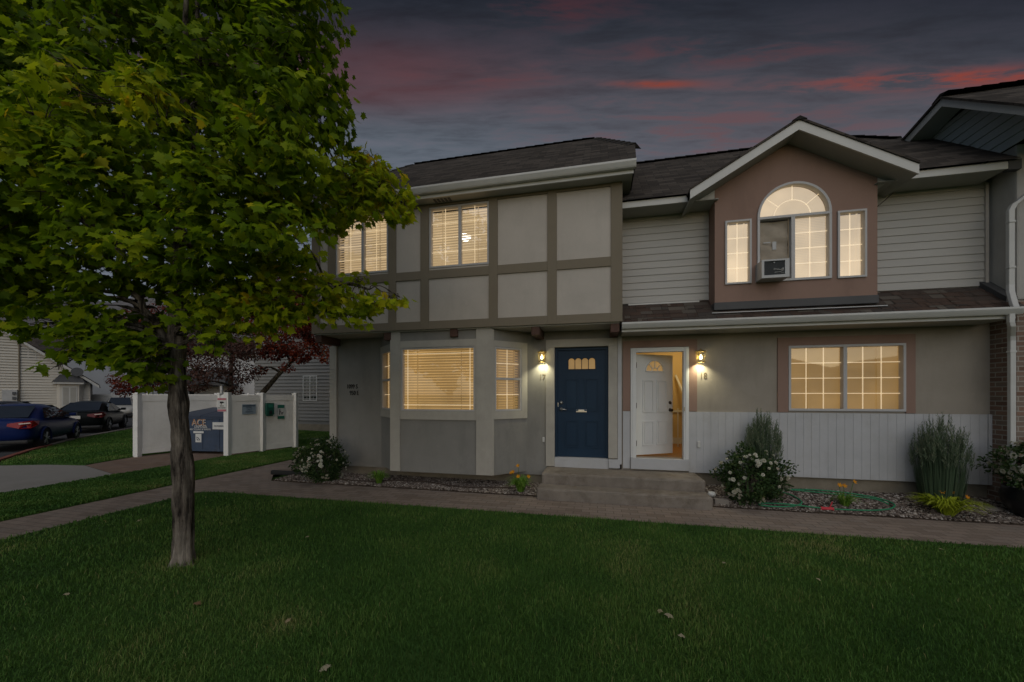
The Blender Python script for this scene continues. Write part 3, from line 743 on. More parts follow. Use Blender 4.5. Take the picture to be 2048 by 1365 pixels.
mb = MB(); ridge_caps(mb, (gx, gy-.03, pk+.02), (gx, yb2, pk+.02), w=.10, drop=.5); mb.build('ridge_cap', M['shingle'], rf2)
mb = MB()
for (a, b) in ((xl, gx), (gx, xr)):
    mb.prism([(a, gy, gz(a)-.002), (b, gy, gz(b)-.002), (b, gy, gz(b)-.145), (a, gy, gz(a)-.145)], (0, .025, 0))
mb.build('rake_fascia', M['white_metal'], H18)
mb = MB()
for (a, b) in ((xl, gx), (gx, xr)):
    mb.prism([(a, gy+.026, gz(a)-.12), (b, gy+.026, gz(b)-.12), (b, gy+.026, gz(b)-.135), (a, gy+.026, gz(a)-.135)], (0, .75, 0))
mb.build('rake_soffit', M['soffit'], H18)
mb = MB()
mb.prism([(1.911, 6.952, gz(1.911)-.137), (1.911, 6.952, 5.0), (1.60, 6.952, 4.99)], (0, .34, 0)); mb.build('eave_return', M['white_metal'], H18); mb = MB()
mb.prism([(4.208, 6.952, gz(4.208)-.137), (4.40, 6.952, 4.99), (4.208, 6.952, 4.98)], (0, .34, 0))
mb.build('eave_return', M['white_metal'], H18)
MB().tube([(4.40, 6.93, 4.83), (4.25, 7.15, 4.66)], .006, 5).build('hanging_wire', M['drip'], H18)
window(H18, (0, 6.95, 0), X, FN, 2.067, 2.46, 3.577, 4.63, cols=2, rows=4, blind='blind_gable', room='room_hi', pitch=.026, tilt=74, fw=.028, proud=.025)
window(H18, (0, 6.95, 0), X, FN, 3.671, 4.058, 3.574, 4.626, cols=2, rows=4, blind='blind_gable', room='room_hi', pitch=.026, tilt=74, fw=.028, proud=.025)
# arched picture window
def arc(r, c=(3.068, 4.64), n=24, a0=0, a1=math.pi): return [(c[0]+r*math.cos(a0+(a1-a0)*t/n), c[1]+r*math.sin(a0+(a1-a0)*t/n)) for t in range(n+1)]
mb = MB()
ou = arc(.523); inn = arc(.488)
for d0, d1 in ((-.07, .025),):
    for i in range(24):
        ps = []
        for d in (d1, d0):
            for (u, z) in (ou[i], ou[i+1], inn[i+1], inn[i]): ps.append((u, 6.95-d, z))
        mb.add(ps, [(0, 1, 2, 3), (7, 6, 5, 4), (0, 4, 5, 1), (1, 5, 6, 2), (2, 6, 7, 3), (3, 7, 4, 0)])
for a in ((2.545, 2.58, 3.618, 4.60), (3.556, 3.591, 3.618, 4.60), (2.545, 3.591, 3.583, 3.617), (2.545, 3.591, 4.601, 4.639), (3.03, 3.082, 3.618, 4.60)): pbox(mb, (0, 6.95, 0), X, FN, *a, -.07, .025)
aw_ = mb.build('window', M['frame'], H18)
mb = MB(); mb.quad(*[(u, 6.98, z) for u, z in rect(3.082, 3.556, 3.617, 4.601)]); mb.add([(u, 6.98, z) for u, z in arc(.488)], [tuple(range(25))]); mb.build('pane', M['pane'], aw_)
mb = MB(); mb.box(3.31, 3.324, 6.99, 6.997, 3.617, 4.601)
for i in range(1, 4): z = 3.617+.984*i/4; mb.box(3.082, 3.556, 6.991, 6.996, z-.007, z+.007)
mb.tube([(u, 6.993, z) for u, z in arc(.26)], .007, 6)
for a in (40, 90, 140): mb.tube([(3.068+r*math.cos(R(a)), 6.993, 4.64+r*math.sin(R(a))) for r in (.26, .49)], .007, 6)
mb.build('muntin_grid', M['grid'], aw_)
mb = MB(); z = 3.6
while z < 4.6:
    mb.quad((3.06, 7.035, z), (3.57, 7.035, z), (3.57, 7.05, z+.029), (3.06, 7.05, z+.029)); z += .026
mb.add([(u, 7.05, z) for u, z in arc(.50)], [tuple(range(25))])
mb.build('blind', M['blind_gable'], aw_)
rs = random.Random(9); mb = MB(); nx, nz = 10, 20; vs = []; fs = []
for j in range(nz+1):
    for i in range(nx+1):
        u = 2.62+(3.02-2.62)*i/nx; z = 3.63+(4.58-3.63)*j/nz
        u += -.03 if i == 0 and j > 13 else 0
        vs.append((u, 7.02+rs.uniform(-.006, .006)+(.02 if 11 < j < 14 else 0)+.012*math.sin(j*.9+i*.5), z))
for j in range(nz):
    for i in range(nx): fs.append((j*(nx+1)+i, j*(nx+1)+i+1, (j+1)*(nx+1)+i+1, (j+1)*(nx+1)+i))
mb.add(vs, fs); mb.build('cardboard_filler', M['cardboard'], aw_, smooth=True)
MB().box(2.56, 3.04, 7.06, 7.075, 3.6, 4.62).build('dark_void', M['ink'], aw_)
mb = MB().box(2.79, 2.845, 7.0, 7.006, 4.12, 4.25).box(2.66, 2.76, 7.0, 7.006, 4.235, 4.25); mb.build('tape_strip', M['ac_grey'], aw_)
# window air conditioner
AC = thing('air_conditioner', 'grey window air conditioner with scribbled dark grille sitting below the arched window', 'air conditioner', (2.70, 6.9, 3.585))
mb = MB()
wall_face(mb, (0, 6.70, 0), X, FN, rect(2.52, 2.905, 3.582, 3.87), [rect(2.555, 2.845, 3.625, 3.845)], .03)
mb.box(2.522, 2.903, 6.731, 7.02, 3.584, 3.868)
mb.build('casing', M['ac_grey'], AC)
mb = MB(); z = 3.63
while z < 3.84: mb.quad((2.556, 6.712, z), (2.844, 6.712, z), (2.844, 6.722, z+.011), (2.556, 6.722, z+.011)); z += .013
mb.build('grille', M['ac_dark'], AC)
mb = MB(); pts = [(2.69, 3.705), (2.697, 3.735), (2.705, 3.70), (2.715, 3.73), (2.722, 3.705), (2.735, 3.722), (2.745, 3.703), (2.757, 3.72), (2.765, 3.703), (2.79, 3.706), (2.81, 3.708), (2.815, 3.73), (2.825, 3.735), (2.822, 3.69), (2.80, 3.685), (2.805, 3.70)]
mb.tube([(u, 6.708, z) for u, z in pts], .0035, 5); mb.tube([(2.70, 6.708, 3.665), (2.76, 6.708, 3.672), (2.83, 6.708, 3.655)], .003, 5)
mb.build('script_badge', M['white_metal'], AC)
mb = MB().box(2.69, 2.705, 6.705, 6.711, 3.815, 3.825); mb.build('latch', M['white_metal'], AC)

# ---- brick and stucco unit at the end
H19 = thing('row_house', 'brick and grey stucco row house with slate green side gable', 'house', (8.5, 6.93, 0), 'attached row houses')
MB().box(5.88, 12.5, 6.93, 12.4, 0, 3.11).build('brick_wall', M['brick'], H19, uv=True)
MB().box(5.872, 12.5, 6.915, 12.4, 3.112, 5.35).build('stucco_wall', M['end_stucco'], H19, bevel=.03)
mb = MB(); Y19 = [(7.22, 5.35), (6.45, 5.35), (7.65, 6.42), (9.2, 6.2), (9.2, 5.35)]
z = 5.35
def yf(z): return 6.45+(z-5.35)/(6.42-5.35)*1.2
while z < 6.40:
    e = min(z+.14, 6.42); mb.add([(5.845, yf(z)-.02, z), (5.845, 9.3, z), (5.862, 9.3, e), (5.862, yf(e)-.02, e), (5.862, 9.3, z), (5.862, yf(z), z)], [(0, 1, 2, 3), (0, 3, 5), (0, 5, 4, 1)]); z = e
mb.build('gable_siding', M['siding_dark'], H19)
pkA = (7.62, 6.60); fr = (6.0, 6.60-.84*1.62); bk = (9.4, 6.60-.22*1.78)
def roof_pair(mb, x0, x1, zo, t):
    for a, b in ((fr, pkA), (pkA, bk)):
        mb.prism([(x0, a[0], a[1]+zo), (x0, b[0], b[1]+zo), (x0, b[0], b[1]+zo-t), (x0, a[0], a[1]+zo-t)], (x1-x0, 0, 0))
mb = MB(); roof_pair(mb, 5.47, 12.6, .04, .04); rf3 = mb.build('roof', M['shingle'], H19, uv=True)
mb = MB(); ridge_caps(mb, (5.47, pkA[0], pkA[1]+.05), (12, pkA[0], pkA[1]+.05), drop=.3); mb.build('ridge_cap', M['shingle'], rf3)
mb = MB(); roof_pair(mb, 5.50, 5.525, -.002, .125); mb.build('rake_fascia', M['white_metal'], H19)
mb = MB(); roof_pair(mb, 5.527, 5.84, -.10, .015); mb.build('rake_soffit', M['siding_dark'], H19)
mb = MB().prism([(5.74, 6.90, 3.16), (5.74, 7.31, 3.50), (5.74, 7.31, 3.40), (5.74, 6.90, 3.06)], (.128, 0, 0)); mb.build('step_flashing', M['dark_flash'], H19)
mb = MB().box(5.72, 5.868, 6.845, 6.93, 4.96, 5.10); mb.build('fascia_end_cap', M['dark_flash'], H19)
mb = MB()
def rtube(mb, pts, w, d):
    P = [Vector(p) for p in pts]
    vs = []; fs = []
    for i, p in enumerate(P):
        for a, b in ((-w, -d), (w, -d), (w, d), (-w, d)): vs.append((p.x+a, p.y+b, p.z))
    for i in range(len(P)-1):
        for k in range(4): fs.append((i*4+k, i*4+(k+1) % 4, (i+1)*4+(k+1) % 4, (i+1)*4+k))
    fs += [(3, 2, 1, 0), tuple((len(P)-1)*4+k for k in range(4))]
    mb.add(vs, fs)
rtube(mb, [(5.62, 6.70, 2.88), (5.62, 6.70, 2.76), (5.64, 6.71, 2.70), (5.745, 6.84, 2.58), (5.765, 6.86, 2.52), (5.765, 6.86, .16), (5.765, 6.80, .10)], .032, .026)
rtube(mb, [(5.66, 6.69, 2.97), (5.67, 6.72, 3.02), (5.735, 6.84, 3.22), (5.755, 6.865, 3.32), (5.755, 6.865, 4.38), (5.79, 6.865, 4.46), (6.2, 6.865, 4.80), (7.2, 6.865, 5.3)], .034, .026)
for z in (1.0, 2.35, 3.55, 4.2): mb.box(5.715 if z > 3 else 5.725, 5.795 if z > 3 else 5.805, 6.83, 6.89, z, z+.03)
mb.build('downspout', M['white_metal'], H19, bevel=.008)
MB().box(5.86, 12.5, 6.87, 6.93, -.05, .1).build('foundation', M['foundation'], H19)

# ---- wall lanterns
def lantern(x, z, label):
    y = 7.19
    L = thing('wall_lantern', label, 'wall lamp', (x, 7.3, z), 'lit lanterns beside the front doors')
    mb = MB().box(x-.05, x+.05, 7.285, 7.307, z-.03, z+.13).box(x-.012, x+.012, y, 7.286, z+.10, z+.118); mb.build('wall_bracket', M['brass'], L, bevel=.003)
    mb = MB().lathe([(.098, .098), (.102, .104), (.05, .122), (.03, .128), (.012, .134), (.012, .146), (.004, .16)], (x, y, z), 8); mb.build('lantern_cap', M['brass'], L)
    mb = MB()
    for a in range(4):
        c, s_ = math.cos(R(45+90*a)), math.sin(R(45+90*a)); mb.tube([(x+.072*c, y+.072*s_, z-.085), (x+.08*c, y+.08*s_, z+.098)], .006, 5)
    mb.tube([(x+.064*math.cos(R(a)), y+.064*math.sin(R(a)), z-.082) for a in range(0, 361, 30)], .006, 5, False)
    mb.build('lantern_cage', M['brass'], L)
    mb = MB(); n = 14
    vs = []; fs = []
    for r, h in ((.05, -.06), (.05, .095)):
        for k in range(n): vs.append((x+r*math.cos(2*math.pi*k/n), y+r*math.sin(2*math.pi*k/n), z+h))
    for k in range(n): fs.append((k, (k+1) % n, n+(k+1) % n, n+k))
    mb.add(vs, fs); mb.build('lantern_glass', M['lamp_glass'], L, smooth=True)
    mb = MB().lathe([(.004, -.035), (.018, -.03), (.026, -.012), (.024, .008), (.012, .03), (.011, .05)], (x, y, z), 12); mb.build('bulb', M['bulb'], L, smooth=True)
    li = bpy.data.lights.new('lantern_light', 'SPOT'); li.energy = LANTERN; li.color = (1, .93, .60); li.spot_size = R(125); li.spot_blend = 1; li.shadow_soft_size = .02
    lo = bpy.data.objects.new('lantern_light', li); COL.objects.link(lo); lo.parent = L; lo.location = (0, y-7.3, -.062); lo.rotation_euler = (R(14), 0, 0)
    li = bpy.data.lights.new('lantern_glow', 'POINT'); li.energy = LANTERN*.11; li.color = (1, .88, .5); li.shadow_soft_size = .03
    lo = bpy.data.objects.new('lantern_glow', li); COL.objects.link(lo); lo.parent = L; lo.location = (0, y-7.3, .015)
LANTERN = 22
lantern(-1.035, 2.46, 'lit brass wall lantern between the bay window and the navy door')
lantern(1.757, 2.40, 'lit brass wall lantern right of the open white door, above number 18')
# lamps seen through the blinds
def inside_lamp(x, y, z, r, label):
    L = thing('ceiling_lamp', label, 'ceiling lamp', (x, y, z))
    mb = MB().lathe([(.01, -r*.75), (r*.6, -r*.62), (r*.95, -r*.2), (r, .0), (r*.9, r*.12)], (x, y, z), 18); mb.build('lamp_shade', M['globe'], L, smooth=True)
    MB().lathe([(r*.5, r*.13), (r*.5, r*.3)], (x, y, z), 14).build('lamp_base', M['brass'], L)
inside_lamp(-2.48, 6.93, 4.79, .115, 'glowing round ceiling lamp behind the upper storey blinds')
inside_lamp(-2.285, 7.0, 2.36, .06, 'small glowing lamp behind the bay window blinds')
# hall light
li = bpy.data.lights.new('hall_light', 'POINT'); li.energy = 16; li.color = (1, .78, .40); li.shadow_soft_size = .12
lo = bpy.data.objects.new('hall_light', li); COL.objects.link(lo); lo.parent = hall; lo.location = (1.75-OFF[H18.name][0], 8.6-OFF[H18.name][1], 2.6)

# ================================================================== GROUND
def slab(name, poly, z, mat, uv=False, base=None):
    mb = MB(); mb.add([(x, y, z) for x, y in poly], [tuple(range(len(poly)))])
    if base is not None:
        k = len(poly)
        for i in range(k):
            a, b = poly[i], poly[(i+1) % k]; mb.quad((a[0], a[1], base), (b[0], b[1], base), (b[0], b[1], z), (a[0], a[1], z))
    return structure(mb.build(name, mat, None, uv=uv))
slab('ground', [(-2500, -2500), (2500, -2500), (2500, 2500), (-2500, 2500)], -.06, M['lawn'])
inner = [(-6.97, 5.33), (-6.86, 5.42), (-6.6, 5.48), (-6.2, 5.49), (-5.72, 5.48), (16, 5.47)]
MAIN = [(-6.97, -12), (16, -12), (16, 5.47)]+inner[::-1][1:]
slab('lawn', MAIN, .012, M['lawn'], base=-.06)
slab('path', [(-8.03, -12), (-6.97, -12), (-6.97, 5.33)]+inner[1:]+[(16, 6.47), (-6.47, 6.47), (-6.9, 6.95), (-6.85, 20), (-8.03, 20)], 0, M['paver'], uv=True)
STRIP = [(-10.2, -12), (-8.03, -12), (-8.03, 20), (-9.55, 20), (-9.55, 11.0), (-10.22, 8.75), (-10.2, 5.9)]
slab('lawn_strip', STRIP, .012, M['lawn'], base=-.06)
slab('driveway', [(-15.05, 6.45), (-40, -20), (-10.2, -12), (-10.2, 6.2), (-12.4, 6.88), (-13.5, 6.75), (-14.4, 6.42)], -.004, M['driveway'])
slab('dumpster_pad', [(-12.4, 6.884), (-10.2, 6.204), (-10.2, 8.7), (-9.7, 10.5), (-12.2, 10.9), (-12.8, 8.3)], 0, M['pad_paver'], uv=True)
MOUND = [(-15.05, 6.68), (-14.3, 6.45), (-13.5, 6.78), (-12.45, 6.92), (-12.75, 8.3), (-12.2, 10.3), (-9.7, 10.9), (-9.6, 15), (-26, 18), (-23.3, 14.9), (-19.83, 10.75), (-16.87, 8.1)]
slab('grass_mound', MOUND, .014, M['lawn'], base=-.06)
slab('parking_asphalt', [(-15.2, 6.3), (-40, -20), (-120, -20), (-120, 90), (-20, 90), (-23.4, 15.0), (-19.9, 10.7), (-16.9, 8.0)], -.02, M['asphalt'])
slab('rear_path', [(-16, 12.6), (-8.03, 12.9), (-8.03, 13.3), (-16, 13.0)], .018, M['driveway'])
def kerb(name, pts, mat, w=.16, h=.07):
    mb = MB()
    for (a, b) in zip(pts, pts[1:]):
        d = Vector((b[0]-a[0], b[1]-a[1], 0)).normalized(); s = Vector((d.y, -d.x, 0))*-1
        mb.prism([(a[0], a[1], -.05), (a[0]+s.x*w, a[1]+s.y*w, -.05), (a[0]+s.x*w, a[1]+s.y*w, h-.025), (a[0]+s.x*w*.8, a[1]+s.y*w*.8, h), (a[0], a[1], h)], (b[0]-a[0], b[1]-a[1], 0))
    structure(mb.build(name, mat, None))
kerb('kerb', [(-18.1, 9.2), (-19.86, 10.76), (-23.35, 14.95), (-25, 17.0)], M['curb'])
kerb('red_kerb', [(-15.07, 6.68), (-16.89, 8.12), (-18.1, 9.2)], M['red_curb'])
BED1 = [(-6.45, 6.475), (-.985, 6.475), (-.985, 7.4), (-5.8, 7.4), (-6.5, 7.3)]
BED2 = [(1.72, 6.475), (12, 6.475), (12, 7.4), (1.72, 7.4)]
def bedz(x, y): return .02 if x < 1.6 else .02+.125*max(0, min(1, (y-6.50)/.80))
mb = MB(); mb.add([(x, y, .02) for x, y in BED1], [tuple(range(len(BED1)))])
for P_ in (BED1, BED2):
    for i in range(len(P_)):
        a, b = P_[i], P_[(i+1) % len(P_)]; mb.quad((a[0], a[1], -.05), (b[0], b[1], -.05), (b[0], b[1], .018), (a[0], a[1], .018))
mb.quad((1.72, 6.475, .018), (12, 6.475, .018), (12, 6.50, .02), (1.72, 6.50, .02)); mb.quad((1.72, 6.5, .02), (12, 6.5, .02), (12, 7.3, .145), (1.72, 7.3, .145)); mb.quad((1.72, 7.3, .145), (12, 7.3, .145), (12, 7.5, .145), (1.72, 7.5, .145))
structure(mb.build('garden_bed', M['soil'], None))

# stones in the beds (nobody could count them)
def scatter_stones(n, polys, name):
    base = np.array([(1, 0, 0), (0, 1, 0), (-1, 0, 0), (0, -1, 0), (0, 0, 1), (.6, .6, .5), (-.6, .5, .5), (-.5, -.6, .5), (.6, -.5, .5)], float)
    faces = [(0, 5, 8), (5, 4, 8), (1, 6, 5), (6, 4, 5), (2, 7, 6), (7, 4, 6), (3, 8, 7), (8, 4, 7), (0, 1, 5), (1, 2, 6), (2, 3, 7), (3, 0, 8)]
    V = []; F = []; T = []
    for k in range(n):
        (x0, x1, y0, y1) = polys[0] if random.random() < polys[2] else polys[1]
        x = random.uniform(x0, x1); y = random.uniform(y0, y1)
        r = random.uniform(.010, .025)*(1.6 if random.random() < .05 else 1)
        a = random.uniform(0, 6.28); c, s = math.cos(a), math.sin(a)
        sx, sy, sz = r*random.uniform(.8, 1.4), r*random.uniform(.55, .9), r*random.uniform(.45, .8)
        z = bedz(x, y)+random.uniform(0, .014); t = random.random(); tx = random.uniform(-.5, .5)
        b = len(V)
        for p in base:
            j = random.uniform(.8, 1.2); px, py, pz = p[0]*sx*j, p[1]*sy*j, p[2]*sz*j+px_tilt(p, tx, r)
            V.append((x+px*c-py*s, y+px*s+py*c, z+pz)); T.append(t)
        F += [tuple(i+b for i in f) for f in faces]
    me = bpy.data.meshes.new(name); me.from_pydata(V, [], F); me.update()
    at = me.attributes.new('tone', 'FLOAT', 'POINT'); at.data.foreach_set('value', T)
    me.materials.append(M['gravel']); o = bpy.data.objects.new(name, me); COL.objects.link(o); o['kind'] = 'stuff'
    return o
def px_tilt(p, t, r): return p[0]*t*r*.5
random.seed(3)
tag(scatter_stones(26000, [(-6.4, -1.0, 6.45, 7.36), (1.74, 7.6, 6.45, 7.36), .5], 'gravel'), 'grey and brown gravel covering the planting beds', 'gravel')

# ================================================================== STOOP
mb = MB()
rr = random.Random(5)
ST = thing('stoop', 'worn two-step concrete stoop below the navy and white doors', 'steps', (.37, 6.8, 0))
def worn_block(x0, x1, y0, y1, z0, z1, nm):
    bm = bmesh.new()
    bmesh.ops.create_cube(bm, size=1)
    for v in bm.verts: v.co = Vector(((x0+x1)/2+v.co.x*(x1-x0), (y0+y1)/2+v.co.y*(y1-y0), (z0+z1)/2+v.co.z*(z1-z0)))
    bmesh.ops.subdivide_edges(bm, edges=[e for e in bm.edges if abs(e.verts[0].co.x-e.verts[1].co.x) > 1], cuts=26)
    ed = [e for e in bm.edges if all(v.co.z > z1-.001 for v in e.verts) and all(v.co.y < y0+.001 for v in e.verts)]
    ed += [e for e in bm.edges if all(v.co.z > z1-.001 for v in e.verts) and (all(v.co.x < x0+.001 for v in e.verts) or all(v.co.x > x1-.001 for v in e.verts))]
    ed += [e for e in bm.edges if all(v.co.y < y0+.001 for v in e.verts) and (all(v.co.x < x0+.001 for v in e.verts) or all(v.co.x > x1-.001 for v in e.verts))]
    bmesh.ops.bevel(bm, geom=ed, offset=.035, segments=3, affect='EDGES', profile=.5)
    for v in bm.verts:
        v.co += Vector((rr.uniform(-.004, .004), rr.uniform(-.006, .006), rr.uniform(-.005, .003)))
    m2 = MB(); bm.verts.index_update()
    m2.add([tuple(v.co) for v in bm.verts], [tuple(v.index for v in f.verts) for f in bm.faces]); bm.free()
    return m2.build(nm, M['concrete'], ST, smooth=False)
worn_block(-.965, 1.70, 6.655, 7.305, 0, .372, 'landing')
worn_block(-1.0, 1.715, 6.30, 6.65, 0, .19, 'lower_step')
tag(MB().box(1.80, 2.0, 6.53, 6.63, .02, .11).build('paving_brick', M['curb'], None, bevel=.008, origin=(1.9, 6.58, .02)), 'single loose concrete brick beside the stoop', 'brick')
SL = thing('solar_light', 'small pale round ground light between the stoop and the rose bush', 'solar light', (1.82, 6.78, .02))
MB().lathe([(.004, .07), (.05, .062), (.062, .03), (.055, .0)], (1.82, 6.78, .10), 16).build('light_cap', M['white_ink'], SL, smooth=True)
MB().lathe([(.012, 0), (.012, .1)], (1.82, 6.78, 0), 8).build('ground_spike', M['black'], SL)

# hose
def loop_pts(ctrl, n=10):
    P = [Vector(p) for p in ctrl]; out = []
    for i in range(len(P)-1):
        p0, p1, p2, p3 = P[max(i-1, 0)], P[i], P[i+1], P[min(i+2, len(P)-1)]
        for k in range(n):
            t = k/n
            out.append(.5*((2*p1)+(p2-p0)*t+(2*p0-5*p1+4*p2-p3)*t*t+(3*p1-p0-3*p2+p3)*t**3))
    out.append(P[-1]); return out
HS = thing('garden_hose', 'green garden hose coiled on the gravel with a red coupling', 'hose', (3.3, 6.7, .05))
h = .055
def hz(pts): return [(p.x, p.y, p.z+bedz(p.x, p.y)-.02) if p.z < .2 else tuple(p) for p in pts]
mb = MB().tube(hz(loop_pts([(2.78, 7.25, .45), (2.80, 7.22, .25), (2.95, 7.12, .07), (3.07, 6.95, h), (3.08, 6.72, h), (2.9, 6.56, h), (2.6, 6.50, h), (2.42, 6.51, h+.01), (2.5, 6.60, h), (2.8, 6.57, h+.02), (3.3, 6.54, h), (3.8, 6.55, h), (4.15, 6.64, h), (4.34, 6.82, h), (4.28, 7.02, h), (3.95, 7.19, h), (3.5, 7.26, h), (3.12, 7.22, h), (3.25, 7.14, h+.02), (3.7, 7.12, h), (4.15, 6.97, h+.015), (4.27, 6.82, h)])), .0105, 8)
mb.build('hose_line', M['hose'], HS, smooth=True)
mb = MB().tube([(3.24, 6.55, h), (3.26, 6.55, h), (3.29, 6.55, h), (3.37, 6.55, h), (3.40, 6.55, h), (3.42, 6.55, h)], [.018, .028, .024, .024, .03, .018], 10); mb.tube([(3.36, 6.55, h), (3.40, 6.55, h+.11)], .007, 6)
mb.build('coupling', M['hose_red'], HS)
FA = thing('spigot', 'dark wall spigot with a hose above the gravel bed', 'tap', (2.80, 7.30, .42))
mb = MB().tube([(2.80, 7.31, .44), (2.80, 7.22, .44), (2.79, 7.20, .41)], .016, 8); mb.build('tap_body', M['bronze'], FA)
MB().lathe([(.045, 0), (.05, .012), (.045, .024)], (2.80, 7.24, .47), 12).build('tap_handle', M['black'], FA)
tag(MB().tube(loop_pts([(-5.0, 6.7, .05), (-4.4, 6.68, .05), (-3.9, 6.85, .05), (-3.2, 6.86, .055), (-2.7, 6.68, .055), (-2.2, 6.62, .06), (-1.75, 6.75, .055), (-1.4, 6.82, .04)]), .011, 7).build('drip_tube', M['drip'], None, smooth=True, origin=(-3.2, 6.8, .04)), 'brown irrigation tube lying on the gravel under the bay', 'tube')
tag(MB().box(-7.0, -6.0, 6.98, 7.06, .0, .09).build('bed_edging', M['edging'], None, bevel=.02, origin=(-6.5, 7.02, 0)), 'short black edging strip beside the rose bush at the house corner', 'edging')

# ================================================================== FENCE ENCLOSURE
c13, s13 = math.cos(R(12.7)), math.sin(R(12.7))
EN = thing('bin_enclosure', 'white vinyl fence enclosure around the blue dumpster', 'fence', (-10.19, 8.72, 0), rotz=0)
def fpost(x, y, h=1.8, cap=True, w=.065, a=12.7):
    mb = MB(); c, s = math.cos(R(a)), math.sin(R(a))
    def bx(m_, hw, z0, z1): m_.prism([(x+hw*(-c+s), y+hw*(-s-c), z0), (x+hw*(c+s), y+hw*(s-c), z0), (x+hw*(c-s), y+hw*(s+c), z0), (x+hw*(-c-s), y+hw*(-s+c), z0)], (0, 0, z1-z0))
    bx(mb, w, 0, h-.03)
    if cap: bx(mb, w+.012, h-.029, h-.008); bx(mb, w*.6, h-.007, h+.012)
    else: bx(mb, w, h-.029, h+.06)
    mb.build('fence_post', M['pvc'], EN)
def fpanel(a, b, z0=.07, z1=1.74):
    a = Vector((a[0], a[1], 0)); b = Vector((b[0], b[1], 0)); d = b-a; L = d.length; d.normalize(); n = Vector((d.y, -d.x, 0))
    m_ = MB(); e = .066
    pbox(m_, a, d, n, e, L-e, z1-.17, z1, -.025, .025); pbox(m_, a, d, n, e, L-e, z0, z0+.15, -.025, .025)
    u = e
    while u < L-e-.01:
        v = min(u+.15, L-e); pbox(m_, a, d, n, u+.002, v-.002, z0+.151, z1-.171, -.012, .012); u = v
    pbox(m_, a, d, n, e, L-e, z0+.151, z1-.171, -.009, .009)
    m_.build('fence_panel', M['pvc'], EN)
pA, pB, pC, pM = (-12.67, 8.16), (-10.19, 8.72), (-9.66, 10.6), (-9.945, 9.62)
pD, pE, pF = (-12.15, 10.10), (-10.85, 10.38), (-12.42, 9.14)
fpost(*pA); fpost(*pB, cap=False, h=1.76); fpost(*pM); fpost(*pC); fpost(*pD); fpost(*pE)
fpanel(pA, pD); fpanel(pB, pM); fpanel(pM, pC); fpanel(pD, pE); fpanel(pE, pC)
# signs on the enclosure
dd = Vector((pC[0]-pB[0], pC[1]-pB[1], 0)).normalized(); dn = Vector((dd.y, -dd.x, 0))
def sign_at(u, base=pB): return Vector((base[0], base[1], 0))+dd*u+dn*.026
SG = thing('notice_sign', 'weathered pale blue notice sign on the white fence panel', 'sign', tuple(sign_at(.62)))
o = sign_at(.36); mb = MB(); pbox(mb, o, dd, dn, 0, .37, 1.18, 1.47, .0, .008); mb.build('sign_board', M['sign_blue'], SG)
mb = MB(); pbox(mb, o, dd, dn, .015, .355, 1.405, 1.445, .0085, .011); mb.build('sign_bar', M['sign_dark'], SG)
for t_, z_, s_ in (('NOTICE', 1.35, .05), ('ONLY', 1.29, .05), ('RESIDENTS', 1.235, .04)): text_mesh(t_, s_, o+dd*.185+Vector((0, 0, z_)), dd, dn, M['sign_dark'], SG, 'sign_lettering', align='CENTER', lift=.0085)
DI = thing('waste_bag_dispenser', 'dark green dog waste bag dispenser on the white fence', 'dispenser', tuple(sign_at(1.06)))
o = sign_at(1.0); mb = MB(); pbox(mb, o, dd, dn, -.02, .20, 1.14, 1.50, .03, .13); pbox(mb, o, dd, dn, .0, .18, 1.10, 1.138, .04, .11); mb.build('dispenser_box', M['dispenser'], DI, bevel=.012)
mb = MB(); pbox(mb, o, dd, dn, .05, .13, 1.16, 1.27, .131, .137); mb.build('bag_slot', M['black'], DI)
mb = MB(); pbox(mb, o, dd, dn, .02, .16, 1.36, 1.46, .131, .134); mb.build('dispenser_label', M['sign_green'], DI)
DS = thing('dog_waste_sign', 'green and white clean up after your dog sign beside the dispenser', 'sign', tuple(sign_at(1.48)))
o = sign_at(1.36); mb = MB(); pbox(mb, o, dd, dn, 0, .23, .98, 1.44, 0, .006); mb.build('sign_board', M['white_ink'], DS)
for z in ((1.33, 1.43), (.99, 1.08)): pbox(MB(), o, dd, dn, .01, .22, *z, .0065, .009).build('sign_bar', M['sign_green'], DS)
mb = MB(); Vo = lambda u, z: o+dd*u+dn*.008+Vector((0, 0, z))
mb.tube([Vo(.07, 1.12), Vo(.075, 1.19), Vo(.075, 1.26)], [.008, .012, .014], 6); mb.tube([Vo(.075, 1.27), Vo(.075, 1.295)], .013, 6); mb.tube([Vo(.085, 1.25), Vo(.12, 1.19)], .006, 5)
mb.tube([Vo(.12, 1.17), Vo(.17, 1.18)], .013, 6); mb.tube([Vo(.125, 1.17), Vo(.125, 1.12)], .006, 5); mb.tube([Vo(.165, 1.17), Vo(.165, 1.12)], .006, 5); mb.tube([Vo(.165, 1.18), Vo(.19, 1.215)], .009, 5)
mb.build('dog_walker_symbol', M['ink'], DS)
CS = thing('camera_sign', 'white and red video surveillance sign on the enclosure post', 'sign', (-10.24, 8.64, 1.5))
fx_, fn_ = Vector((c13, s13, 0)), Vector((s13, -c13, 0)); o = Vector((-10.19, 8.72, 0))-fx_*.23+fn_*.068
mb = MB(); pbox(mb, o, fx_, fn_, 0, .25, 1.28, 1.66, 0, .006); mb.build('sign_board', M['white_ink'], CS)
for z in ((1.60, 1.655), (1.285, 1.34)): pbox(MB(), o, fx_, fn_, .005, .245, *z, .0065, .009).build('sign_bar', M['sign_red'], CS)
mb = MB(); pbox(mb, o, fx_, fn_, .07, .16, 1.51, 1.56, .0065, .01); pbox(mb, o, fx_, fn_, .16, .185, 1.52, 1.55, .0065, .01); pbox(mb, o, fx_, fn_, .10, .12, 1.47, 1.51, .0065, .01); mb.build('camera_symbol', M['ink'], CS)
